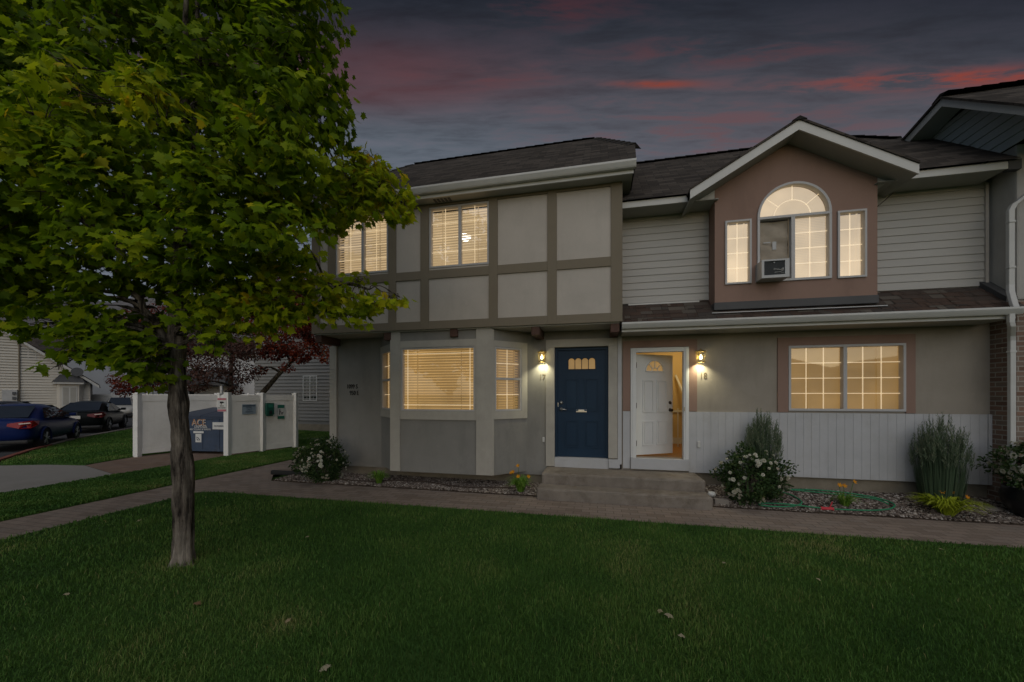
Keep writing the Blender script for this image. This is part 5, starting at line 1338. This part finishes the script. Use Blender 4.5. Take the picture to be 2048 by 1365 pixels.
limb([(-4.35, 2.95, 2.5), (-4.8, 3.0, 2.75), (-5.4, 3.0, 2.95), (-6.0, 2.9, 3.05)], .035, .008)
limb([(-4.2, 3.15, 4.0), (-3.9, 2.9, 4.6), (-3.6, 2.7, 5.2), (-3.4, 2.6, 5.9)], .045, .010)
limb([(-4.15, 3.2, 4.3), (-4.6, 3.4, 5.0), (-5.0, 3.6, 5.7), (-5.3, 3.7, 6.3)], .04, .010)
allp = []
for P, r0, r1 in limbs:
    k = len(P); m_ = MB().tube(P, [r0+(r1-r0)*(i/(k-1))**.8 for i in range(k)], 9); m_.build('limb', M['bark'], TR, smooth=True)
    allp += [(p, r0+(r1-r0)*(i/(k-1))) for i, p in enumerate(P)]
tw = MB()
for (c, r, tn) in CL:
    cv = Vector(c); best = min(allp, key=lambda q: (q[0]-cv).length+(.35 if q[0].z > cv.z+.1 else 0)+.6*abs(q[0].z-cv.z)); q = best[0]
    mid = q.lerp(cv, .5)+Vector((rr.uniform(-.1, .1), rr.uniform(-.1, .1), .08))
    tw.tube(loop_pts([q, mid, cv], 4), [max(.006, min(best[1]*.6, .02))]*4+[.006]*4+[.004], 5)
    for i in range(7):
        a = Vector((rr.gauss(0, 1), rr.gauss(0, 1), rr.gauss(0, .6))).normalized()*r*.85
        s_ = mid.lerp(cv, rr.uniform(.3, 1)); tw.tube([s_, s_.lerp(cv+a, .55)+Vector((0, 0, .03)), cv+a], [.0045, .0035, .002], 4)
tw.build('twigs', M['bark'], TR)
P_, T_, N_, S_, TN = [], [], [], [], []
axis = np.array((-4.2, 3.1))
for (c, r, tn) in CL:
    c = np.array(c); k = int(360*(r/.42)**2.1)
    # sprays: leaves hang in small flat fans round twig ends
    ns = max(4, k//7)
    u = norm(rng.normal(size=(ns, 3))); rad = r*rng.uniform(.25, 1.12, (ns, 1))**.6
    sp = c+u*rad*np.array((1.05, 1.05, .72))
    idx = rng.integers(0, ns, k)
    out = sp-c; out[:, :2] += .35*(sp[:, :2]-axis)/np.maximum(np.linalg.norm(sp[:, :2]-axis, axis=1, keepdims=True), .3)*r; out = norm(out)
    o = out[idx]
    hd_ = rng.normal(size=(k, 3))*.6; hd_[:, 2] *= .35
    p = sp[idx]+hd_*np.array((.11, .11, .09))
    tip = o*np.array((.55, .55, .15))+hd_*.7+np.array((0, 0, -.62))
    nr = np.array((0, 0, .28))+o*1.0+rng.normal(size=(k, 3))*.48
    P_.append(p); T_.append(tip); N_.append(nr); S_.append(rng.choice([.75, 1, 1, 1.12], k)*rng.uniform(.058, .097, k))
    t = rng.normal(.40+tn, .13, k); sprt = rng.normal(0, .09, ns); t += sprt[idx]
    t += .16*np.clip((p[:, 2]-c[2])/r, -1, 1)*.6                       # leaves towards the top of each clump are yellower
    TN.append(np.clip(t, 0, 1))
P_, T_, N_, S_, TN = map(np.concatenate, (P_, T_, N_, S_, TN))
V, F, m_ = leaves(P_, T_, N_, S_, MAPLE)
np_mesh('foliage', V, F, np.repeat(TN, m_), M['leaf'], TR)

# ---- red trees behind the enclosure
def leafy_tree(name, label, base, trunk_pts, r0, clumps, mat, shape, size, dens, barkmat='bark', group=None):
    T = thing(name, label, 'tree', base, group)
    P = loop_pts(trunk_pts, 5); k = len(P)
    MB().tube(P, [r0*(1-.75*i/(k-1)) for i in range(k)], 10).build('trunk', M[barkmat], T, smooth=True)
    b = MB()
    for c, r in clumps:
        cv = Vector(c); q = min(P, key=lambda p_: (p_-cv).length+.4*max(0, p_.z-cv.z)); b.tube(loop_pts([q, q.lerp(cv, .5)+Vector((0, 0, .15)), cv], 3), [r0*.32]*3+[r0*.2]*3+[r0*.08], 6)
        for i in range(6):
            a = Vector((rr.gauss(0, 1), rr.gauss(0, 1), rr.gauss(0, .6))).normalized()*r*.85; b.tube([cv.lerp(q, .3), cv+a], [r0*.10, r0*.03], 4)
    b.build('branch', M[barkmat], T)
    ps, ts, ns_, ss, tn = [], [], [], [], []
    for c, r in clumps:
        n = int(dens*r*r); u = norm(rng.normal(size=(n, 3))); p = np.array(c)+u*r*rng.uniform(.3, 1, (n, 1))**.5*np.array((1, 1, .7))
        p += rng.normal(size=(n, 3))*.05*r
        ps.append(p); ts.append(u*np.array((1, 1, .3))+np.array((0, 0, -.5))+rng.normal(size=(n, 3))*.5); ns_.append(np.array((0, 0, .8))+u*.6+rng.normal(size=(n, 3))*.4)
        ss.append(rng.uniform(size[0], size[1], n)); tn.append(np.clip(rng.normal(.5, .2, n)+rng.normal(0, .12), 0, 1))
    ps, ts, ns_, ss, tn = map(np.concatenate, (ps, ts, ns_, ss, tn))
    V, F, m_ = leaves(ps, ts, ns_, ss, shape); np_mesh('foliage', V, F, np.repeat(tn, m_), M[mat], T)
    return T
rr = random.Random(31)
def cl_at(lst): return [(at(px, py, d), r) for px, py, d, r in lst]
leafy_tree('red_maple', 'red-leaved tree leaning over the back of the white enclosure', (-13.0, 12.3, 0), [(-13.6, 12.6, 0), (-13.3, 12.5, 1.3), (-12.3, 12.4, 2.3), (-11.4, 12.3, 3.0), (-10.6, 12.3, 3.7)], .14,
           cl_at([(640, 640, 14, .7), (650, 690, 14, .55), (600, 640, 14.5, .8), (560, 610, 14.5, .8), (620, 590, 15, .8), (560, 690, 14, .6), (520, 650, 14, .7), (610, 700, 13.6, .55), (650, 600, 14.5, .7), (500, 600, 15, .8), (660, 560, 15, .8), (585, 560, 15, .9), (520, 740, 14, .25), (580, 655, 13.8, .6), (625, 665, 13.7, .55), (545, 705, 13.7, .45), (600, 715, 13.5, .35), (655, 715, 13.4, .3), (575, 735, 13.6, .25)]),
           'red_leaf', OVAL, (.055, .10), 2300)
leafy_tree('purple_plum_tree', 'purple-brown plum tree above the dumpster fence', (-14.6, 12.6, 0), [(-14.6, 12.6, 0), (-14.5, 12.5, 1.6), (-14.3, 12.4, 2.8), (-14.2, 12.3, 4.0)], .13,
           cl_at([(455, 700, 13.5, .75), (420, 740, 13.5, .6), (480, 745, 13.5, .6), (500, 700, 13.8, .6), (400, 690, 13.8, .8), (440, 650, 14, .8), (380, 740, 14, .6), (520, 690, 13.6, .5), (470, 780, 14, .3), (395, 770, 14, .4), (440, 600, 14, .8)]),
           'plum_leaf', OVAL, (.05, .09), 2300)
leafy_tree('purple_plum_tree', 'dark purple plum tree between the maple trunk and the silver car', (-22, 16.2, 0), [(-22.3, 16.2, 0), (-22.2, 16.2, 2.2), (-22.1, 16.2, 4.6)], .16,
           cl_at([(300, 720, 20, 1.2), (265, 770, 20, .8), (320, 760, 20, .9), (290, 670, 20, 1.3), (250, 780, 20, .5), (340, 700, 20, 1.2), (265, 640, 20, .9), (330, 640, 20, 1.2), (240, 760, 20.5, .6)]),
           'red_leaf', OVAL, (.08, .13), 950)

# ---- rose bushes
def rose_bush(label, c, rx, ry, rz, nl, nf, group='white rose bushes along the wall', dz=0):
    T = thing('rose_bush', label, 'bush', (c[0], c[1], c[2]), group)
    st = MB()
    for i in range(26):
        a = rr.uniform(0, 6.28); q = (c[0]+rx*.85*math.cos(a)*rr.random(), c[1]+ry*.85*math.sin(a)*rr.random(), c[2]+rz*rr.uniform(.9, 1.7)); st.tube([(c[0]+.06*math.cos(a), c[1]+.06*math.sin(a), c[2]), ((c[0]*.6+q[0]*.4), (c[1]*.6+q[1]*.4), c[2]+rz*.7), q], [.007, .006, .003], 4)
    st.build('stems', M['bark'], T)
    cc = np.array((c[0], c[1], c[2]+rz)); u = norm(rng.normal(size=(nl, 3)))
    lump = 1+.19*np.sin(u[:, 0]*5+c[0])+.16*np.sin(u[:, 2]*6+u[:, 1]*4)+.09*np.sin(u[:, 0]*11+u[:, 2]*9)+rng.normal(0, .05, nl)
    p = cc+u*np.array((rx, ry, rz))*(rng.uniform(.45, 1, (nl, 1))**.5)*lump[:, None]
    p[:, 2] = np.maximum(p[:, 2], c[2]+.04)
    V, F, m_ = leaves(p, u+rng.normal(size=(nl, 3))*.7, np.array((0, 0, .5))+u+rng.normal(size=(nl, 3))*.5, rng.uniform(.028, .055, nl), OVAL)
    np_mesh('foliage', V, F, np.repeat(np.clip(rng.normal(.5, .22, nl), 0, 1), m_), M['rose_leaf'], T)
    # blooms: clusters of ruffled petals
    ps, ts, ns_, ss, tn = [], [], [], [], []
    for i in range(nf):
        v = np.array((rr.gauss(0, 1), rr.gauss(-.5, .8), rr.gauss(.25, .75))); v /= np.linalg.norm(v)
        q = cc+v*np.array((rx, ry, rz))*rr.uniform(.93, 1.08); q[2] = max(q[2], c[2]+.08)
        big = rr.choice([1, 1, 1, 2, 4]); tone = rr.random()
        for b in range(big):
            qq = q+np.array((rr.gauss(0, .03), rr.gauss(0, .03), rr.gauss(0, .025)))*(big > 1); s0 = rr.uniform(.022, .038)
            for r_ in range(3):
                for k in range(6):
                    a = 2*math.pi*(k+r_*.5)/6; e1 = np.cross(v, (0, 0, 1.0)); e1 /= max(np.linalg.norm(e1), .1); e2 = np.cross(v, e1)
                    d = e1*math.cos(a)+e2*math.sin(a)
                    ps.append(qq+v*.004*r_); ts.append(d*(1.0-.32*r_)+v*(.25+.45*r_)); ns_.append(v-d*.3); ss.append(s0*(1-.2*r_)); tn.append(min(1, max(0, tone*.8+rr.gauss(0, .06)+.1*r_)))
    V, F, m_ = leaves(np.array(ps), np.array(ts), np.array(ns_), np.array(ss), np.array([(0, 0), (.42, .25), (.5, .6), (.3, .95), (0, 1.0)]), -.25)
    np_mesh('roses', V, F, np.repeat(np.array(tn), m_), M['rose'], T)
    return T
rr = random.Random(77)
rose_bush('round white rose bush at the bay end of the house beside the path', (-5.42, 6.64, .02), .54, .40, .40, 5200, 60)
rose_bush('wide white rose bush in front of the feather reed grass, right of the stoop', (2.35, 6.72, .02), .50, .38, .43, 5200, 54)
# potted roses
PT = thing('flower_pot', 'round black glazed pot at the brick corner', 'pot', (5.95, 6.72, .02))
MB().lathe([(.20, 0), (.30, .10), (.375, .24), (.39, .34), (.36, .42), (.37, .45), (.34, .45), (.33, .38)], (5.95, 6.66, .02), 28).build('pot_body', M['pot'], PT, smooth=True)
rose_bush('white roses growing in the round black pot', (5.97, 6.66, .42), .48, .40, .36, 3800, 110)

# ---- strappy plants
def strap_plant(name, label, cat, c, n, length, spread, width, mat, arch, group=None, tone=(.5, .2), plumes=0, nm='leaves', parent=None):
    T = thing(name, label, cat, c, group)
    a = rng.uniform(0, 2*np.pi, n); L = length*rng.uniform(.60, 1.08, n); sp = spread*np.sqrt(rng.uniform(.02, 1, n))
    seg = 6; V = []; tn = np.clip(rng.normal(tone[0], tone[1], n), 0, 1)
    d = np.stack([np.cos(a), np.sin(a), np.zeros(n)], 1); sd = np.stack([-np.sin(a+.4*rng.normal(size=n)), np.cos(a), np.zeros(n)], 1)
    rad_ = rng.uniform(0, 1, n)**.5
    if arch < .2: L *= 1.08-.38*rad_**2; sp = spread*.42*rad_
    root = np.array(c)+d*(rad_*spread*(.62 if arch < .2 else .2))[:, None]
    rows = []
    for j in range(seg+1):
        t = j/seg
        p = root+d*(sp*(t**(.75 if arch < .2 else 1.4))*(.8 if arch < .2 else 1))[:, None]+np.array((0, 0, 1.0))*(L*(t-arch*t**2.6))[:, None]
        w = width*(1-.85*t**2)*(.6+.4*min(1, t*4))
        rows.append(p-sd*w); rows.append(p+sd*w)
    V = np.stack(rows, 1).reshape(-1, 3); m_ = 2*(seg+1)
    f = np.array([(2*j, 2*j+1, 2*j+3, 2*j+2) for j in range(seg)]); F = (f[None]+(np.arange(n)*m_)[:, None, None]).reshape(-1, 4)
    np_mesh(nm, V, [F], np.repeat(tn, m_), M[mat], T)
    if plumes:
        ps, ts, ss = [], [], []
        for i in range(plumes):
            aa = rr.uniform(0, 6.28); q_ = math.sqrt(rr.random()); s_ = spread*.98*q_; h = length*(1.17-.36*q_*q_)*rr.uniform(.80, 1.04); b = np.array(c)+np.array((math.cos(aa)*s_, math.sin(aa)*s_, h))
            for k in range(26):
                t = k/26; ps.append(b+np.array((math.cos(aa)*.03*t, math.sin(aa)*.03*t, -.26*(1-t)))); v = np.array((rr.gauss(0, .35), rr.gauss(0, .35), 1.0)); ts.append(v); ss.append(.075*(1-.5*t))
        ps, ts, ss = map(np.array, (ps, ts, ss))
        V, F, m_ = leaves(ps, ts, rng.normal(size=ts.shape), ss, np.array([(0, 0), (.07, .4), (0, 1.0)]))
        np_mesh('seed_plumes', V, F, np.repeat(np.clip(rng.normal(.66, .14, len(ps)), 0, 1), m_), M['reed'], T)
    return T
strap_plant('feather_reed_grass', 'tall feather reed grass behind the white rose bush under the window', 'ornamental grass', (2.66, 7.02, .08), 900, 1.22, .25, .0042, 'reed', .10, 'feather reed grasses', (.4, .2), 170)
strap_plant('feather_reed_grass', 'tall feather reed grass by the brick corner behind the golden daylily', 'ornamental grass', (5.02, 6.98, .08), 1100, 1.18, .32, .0042, 'reed', .11, 'feather reed grasses', (.35, .18), 190)
def lily(label, c, n, L, sp, mat, blooms, w=.009, hgt=.36):
    T = strap_plant('daylily', label, 'flowering plant', c, n, L, sp, w, mat, .62, 'daylilies in the gravel', nm='leaves')
    st = MB(); ps, ts, ns_, ss = [], [], [], []
    for (dx, dy, h) in blooms:
        q = np.array((c[0]+dx, c[1]+dy, c[2]+h)); st.tube([(c[0]+dx*.2, c[1]+dy*.2, c[2]), (c[0]+dx*.7, c[1]+dy*.7, c[2]+h*.6), tuple(q)], [.006, .005, .004], 5)
        v = np.array((dx*1.5+rr.gauss(0, .2), -.75, .5)); v /= np.linalg.norm(v); e1 = np.cross(v, (0, 0, 1.0)); e1 /= np.linalg.norm(e1); e2 = np.cross(v, e1)
        for k in range(6):
            a = k*math.pi/3; d = e1*math.cos(a)+e2*math.sin(a); ps.append(q); ts.append(d*.8+v*.75); ns_.append(v-d*.7); ss.append(.046)
    if blooms:
        st.build('flower_stalks', M['bed_green'], T)
        for i in range(0, len(ps), 6):
            V, F, m_ = leaves(np.array(ps[i:i+6]), np.array(ts[i:i+6]), np.array(ns_[i:i+6]), np.array(ss[i:i+6]), np.array([(0, 0), (.14, .25), (.22, .6), (.12, .9), (0, 1.0)]), -.2)
            np_mesh('bloom', V, F, np.repeat(rng.uniform(0, 1, 6), m_), M['lily'], T)
    return T
M['bed_green'] = plain('flower stalk', (.07, .13, .03), .7, .15, 5)
lily('orange daylily in bloom at the foot of the concrete stoop', (-1.33, 6.62, .02), 190, .58, .27, 'lily_leaf', [(-.13, -.05, .36), (.14, -.04, .29), (-.05, .02, .46), (-.02, -.12, .30), (-.17, .03, .33)])
lily('small leafy daylily without flowers under the bay window', (-4.15, 6.66, .02), 190, .50, .24, 'lily_leaf', [])
lily('small orange daylily growing inside the hose loop', (3.66, 6.74, .05), 80, .42, .24, 'lily_leaf', [(-.10, -.05, .33), (.17, .10, .36), (.02, .06, .30)], .007)
lily('golden-leaved daylily in front of the brick corner', (4.86, 6.66, .03), 260, .56, .40, 'gold_leaf', [(.24, .02, .26), (.16, .14, .30), (.05, .15, .3)], .011)
tag(MB().lathe([(.10, 0), (.13, .03), (.12, .07), (.07, .10)], (5.60, 6.95, .02), 9).build('garden_rock', M['curb'], None, smooth=True, origin=(5.6, 6.95, .02)), 'rounded grey rock by the brick corner', 'rock')

# ---- lawn blades
def inside(poly, x, y):
    r = np.zeros(len(x), bool); j = len(poly)-1
    for i in range(len(poly)):
        xi, yi = poly[i]; xj, yj = poly[j]
        c = ((yi > y) != (yj > y)) & (x < (xj-xi)*(y-yi)/(yj-yi+1e-12)+xi); r ^= c; j = i
    return r
def blades(n, box, poly, hgt, w, name, label, dens_pow=0, cam=True):
    x = rng.uniform(box[0], box[1], n); y = rng.uniform(box[2], box[3], n)
    k = inside(poly, x, y)
    d = np.hypot(x, y)
    if dens_pow: k &= rng.uniform(0, 1, n) < np.clip((dens_pow/np.maximum(d, .1))**1.6, 0, 1)
    if cam:   # keep what can be seen from around the camera, with a generous margin
        fx = x*cph+y*sph; fz = -x*sph+y*cph; k &= (fz > 1.2) & (np.abs(fx) < fz*1.75+1.2)
    x, y, d = x[k], y[k], d[k]; n = len(x)
    grow = np.clip(d/4.0, 1, 2.2)
    a = rng.uniform(0, 2*np.pi, n); h = hgt*rng.uniform(.5, 1.15, n); ln = h*rng.uniform(.15, .9, n)
    patch = np.array([mnoise.noise(Vector((px*.55, py*.55, 3.0))) for px, py in zip(x, y)])
    patch2 = np.array([mnoise.noise(Vector((px*2.1, py*2.1, 7.0))) for px, py in zip(x, y)])
    h *= 1+.35*patch2
    h *= 1+.9*np.exp(-((x+4.17)**2+(y-3.085)**2)/.045)
    spot = .45*np.exp(-((x+2.3)**2+(y-2.42)**2)/.05)+.28*np.exp(-((x+4.2)**2+(y-3.05)**2)/.12)+.22*np.exp(-((x-.4)**2+(y-4.3)**2)/.5)
    b = a+rng.normal(0, .8, n)
    s = np.stack([np.cos(a), np.sin(a), np.zeros(n)], 1); l = np.stack([-np.sin(b), np.cos(b), np.zeros(n)], 1)
    root = np.stack([x, y, np.full(n, .008)], 1); up = np.array((0, 0, 1.0)); ww = (w*grow*rng.uniform(.7, 1.3, n))[:, None]
    m = root+l*(ln*.3)[:, None]+up*(h*.62)[:, None]; t = root+l*ln[:, None]+up*(h*(1-.3*(ln/h)))[:, None]
    V = np.stack([root-s*ww, root+s*ww, m+s*ww*.75, m-s*ww*.75, t], 1).reshape(-1, 3)
    base = (np.arange(n)*5)[:, None]
    F4 = np.array([0, 1, 2, 3])[None]+base; F3 = np.array([3, 2, 4])[None]+base
    tone = np.clip(.44+.42*patch+.30*patch2+rng.normal(0, .14, n)+(rng.uniform(0, 1, n) < .02)*.5+spot, 0, 1)
    o = np_mesh(name, V, [F4, F3], np.repeat(tone, 5), M['grass']); o['kind'] = 'stuff'
    return tag(o, label, 'grass')
blades(520000, (-7, 7.5, .9, 5.5), MAIN, .052, .0021, 'grass', 'short green lawn grass in front of the row houses', 3.2)
blades(130000, (-10.25, -8.0, 2, 16), STRIP, .05, .0036, 'grass', 'green grass strip between the two paths and behind the enclosure', 0)
blades(120000, (-24, -9.5, 6.3, 17), MOUND, .055, .0045, 'grass', 'grass mound between the parked cars and the enclosure', 0)
# leaves lying on the lawn
FL = [((.55, 3.16), .075, 'pale curled dry leaf lying below the window wall', .9), ((.585, 2.88), .055, 'small pale dry leaf closest to the bottom edge', .95), ((-3.2, 2.46), .07, 'reddish brown dry leaf on the lawn', .1), ((-3.42, 3.94), .05, 'small pale leaf on the lawn beyond the trunk', .8),
      ((-1.68, 2.08), .07, 'bleached dry leaf on the lawn near the camera', 1.0), ((-6.1, 3.93), .06, 'pale dry leaf beside the paved path', .8), ((1.26, 4.24), .045, 'tiny pale leaf in the middle of the lawn', .9), ((-4.44, 2.36), .045, 'small whitish leaf under the maple', .9), ((3.72, 5.17), .05, 'pale leaf near the path edge below the golden daylily', .8), ((1.99, 4.05), .04, 'pale leaf flake below the rose bush', .8), ((.47, 3.2), .05, 'yellowish dry leaf touching a paler one', .7), ((-2.3, 2.44), .05, 'straw coloured leaf scrap in the yellowed patch', .5)]
for (xy, s, lab, tone) in FL:
    p = np.array([(xy[0], xy[1], .045)]); a = rr.uniform(0, 6.28)
    V, F, m_ = leaves(p, np.array([(math.cos(a), math.sin(a), .12)]), np.array([(.15, -.35, 1.0)]), np.array([s*.85]), MAPLE, .3)
    o = np_mesh('fallen_leaf', V, F, np.full(m_, tone*.7), M['dry_leaf'], None, origin=(xy[0], xy[1], .045)); tag(o, lab, 'leaf', 'fallen leaves on the lawn')

SKY_A = 1.0; SKY_B = .05; SUN = .98

# ================================================================== LIGHT, SKY, CAMERA
W = bpy.data.worlds.new('World'); S.world = W; W.use_nodes = True
nt = W.node_tree; nt.nodes.clear(); L = nt.links
def MA(op, a, b=None, c=None, clamp=False):
    n = nt.nodes.new('ShaderNodeMath'); n.operation = op; n.use_clamp = clamp
    for i, v in enumerate((a, b, c)):
        if v is None: continue
        if hasattr(v, 'is_linked'): L.new(v, n.inputs[i])
        else: n.inputs[i].default_value = v
    return n.outputs[0]
tc = nt.nodes.new('ShaderNodeTexCoord'); sx = nt.nodes.new('ShaderNodeSeparateXYZ'); L.new(tc.outputs['Generated'], sx.inputs[0])
dx_, dy_, dz_ = sx.outputs
rt_ = MA('ADD', MA('MULTIPLY', dx_, .97567), MA('MULTIPLY', dy_, .21924)); fw_ = MA('ABSOLUTE', MA('ADD', MA('MULTIPLY', dx_, -.21924), MA('MULTIPLY', dy_, .97567)))
zc = MA('MAXIMUM', dz_, .06)
U = MA('DIVIDE', rt_, zc); Wd = MA('DIVIDE', fw_, zc)     # where the view ray meets a flat cloud layer
base = ramp(nt, MA('MULTIPLY', Wd, .25, clamp=True), [(0.0, (.012, .015, .022)), (.235, (.016, .021, .031)), (.275, (.035, .044, .059)), (.32, (.072, .085, .106)), (.39, (.112, .136, .167)), (.62, (.14, .168, .205)), (1, (.14, .16, .19))])
cv = nt.nodes.new('ShaderNodeCombineXYZ')
L.new(MA('MULTIPLY', U, 2.2), cv.inputs[0]); L.new(MA('MULTIPLY_ADD', U, .3, MA('MULTIPLY', Wd, 9.5)), cv.inputs[1]); cv.inputs[2].default_value = 3.7
def wn(vec, sc, det, rough, dist=0):
    n = N(nt, 'ShaderNodeTexNoise', Scale=sc, Detail=det, Roughness=rough, Distortion=dist); L.new(vec, n.inputs['Vector']); return n.outputs['Fac']
n1 = wn(cv.outputs[0], 1.7, 8, .60, .25); n2 = wn(cv.outputs[0], .75, 4, .5, .2)
grey = ramp(nt, n1, [(.34, (.62, .60, .62)), (.5, (.95, .93, .94)), (.66, (1.22, 1.10, 1.12))])
sky = mixc(nt, .75, base, grey, 'MULTIPLY')
def band(u0, w0, wu, ww, slope=0.):
    """soft elliptical window in the cloud layer"""
    da = MA('DIVIDE', MA('SUBTRACT', U, u0), wu)
    de = MA('DIVIDE', MA('SUBTRACT', MA('SUBTRACT', Wd, w0), MA('MULTIPLY', MA('SUBTRACT', U, u0), slope)), ww)
    return MA('EXPONENT', MA('MULTIPLY', MA('ADD', MA('MULTIPLY', da, da), MA('MULTIPLY', de, de)), -1.0))
thr = lambda a, b: ramp(nt, n1, [(a, (0, 0, 0)), (b, (1, 1, 1))])
def over(f, amt, c):
    global sky
    sky = mixc(nt, MA('MULTIPLY', f, amt, clamp=True), sky, c)
over(band(1.0, 1.5, .9, .40), .45, (.088, .064, .074))
over(MA('MULTIPLY', band(-.52, 1.20, .55, .13, .05), MA('MULTIPLY_ADD', n2, 1.1, .15)), .85, (.125, .034, .036))
over(MA('MULTIPLY', band(-.10, 1.20, .28, .05, -.02), thr(.46, .64)), .5, (.13, .040, .042))
over(MA('MULTIPLY', band(1.38, 1.205, .42, .036, -.05), thr(.44, .57)), 1.0, (.26, .052, .036))
over(MA('MULTIPLY', band(.47, 1.225, .13, .016), thr(.36, .50)), .95, (.23, .052, .036))
over(MA('MULTIPLY', band(.62, 1.11, .35, .05), thr(.47, .62)), .6, (.115, .036, .038))
over(MA('MULTIPLY', band(.10, .99, .22, .05), thr(.46, .60)), .6, (.080, .026, .032))
over(MA('MULTIPLY', band(.75, 1.45, .80, .20), thr(.50, .64)), .6, (.150, .062, .064))
# extra sky glow behind the camera only, added to light the facade
NI = nt.nodes.new('ShaderNodeTexSky'); NI.sky_type = 'NISHITA'; NI.sun_disc = False
SUN_EL, SUN_AZ = R(50), R(166)
NI.sun_elevation = R(9); NI.sun_rotation = SUN_AZ; NI.altitude = 1400; NI.dust_density = 2.5
back = MA('MULTIPLY_ADD', dy_, -1.6, -.05, clamp=True)
gl_ = mixc(nt, 1.0, NI.outputs[0], (.90, .96, 1.04), 'MULTIPLY')
bgA = nt.nodes.new('ShaderNodeBackground'); L.new(sky, bgA.inputs[0]); bgA.inputs[1].default_value = SKY_A
bgB = nt.nodes.new('ShaderNodeBackground'); L.new(gl_, bgB.inputs[0]); L.new(MA('MULTIPLY', back, SKY_B), bgB.inputs[1])
ad = nt.nodes.new('ShaderNodeAddShader'); L.new(bgA.outputs[0], ad.inputs[0]); L.new(bgB.outputs[0], ad.inputs[1])
wo = nt.nodes.new('ShaderNodeOutputWorld'); L.new(ad.outputs[0], wo.inputs[0])
sl = bpy.data.lights.new('sun', 'SUN'); sl.energy = SUN; sl.angle = R(90); sl.color = (1, .985, .96)
so = bpy.data.objects.new('sun', sl); COL.objects.link(so)
d_ = Vector((math.sin(SUN_AZ)*math.cos(SUN_EL), math.cos(SUN_AZ)*math.cos(SUN_EL), math.sin(SUN_EL)))
so.rotation_euler = d_.to_track_quat('Z', 'Y').to_euler(); so.location = (0, -10, 20)
cam = bpy.data.cameras.new('camera'); cam.sensor_width = 36; cam.lens = 36*761/2048; cam.shift_y = (790-682.5)/2048; cam.clip_end = 6000; cam.clip_start = .05
co = bpy.data.objects.new('camera', cam); COL.objects.link(co); co.location = (0, 0, 1.75); co.rotation_euler = (R(90), 0, math.atan(171/761))
S.camera = co
S.view_settings.view_transform = 'Standard'; S.view_settings.look = 'None'; S.view_settings.exposure = 0; S.view_settings.gamma = 1
S.render.engine = 'CYCLES'
S.cycles.max_bounces = 6; S.cycles.transparent_max_bounces = 12; S.cycles.sample_clamp_indirect = 4; S.cycles.use_denoising = True
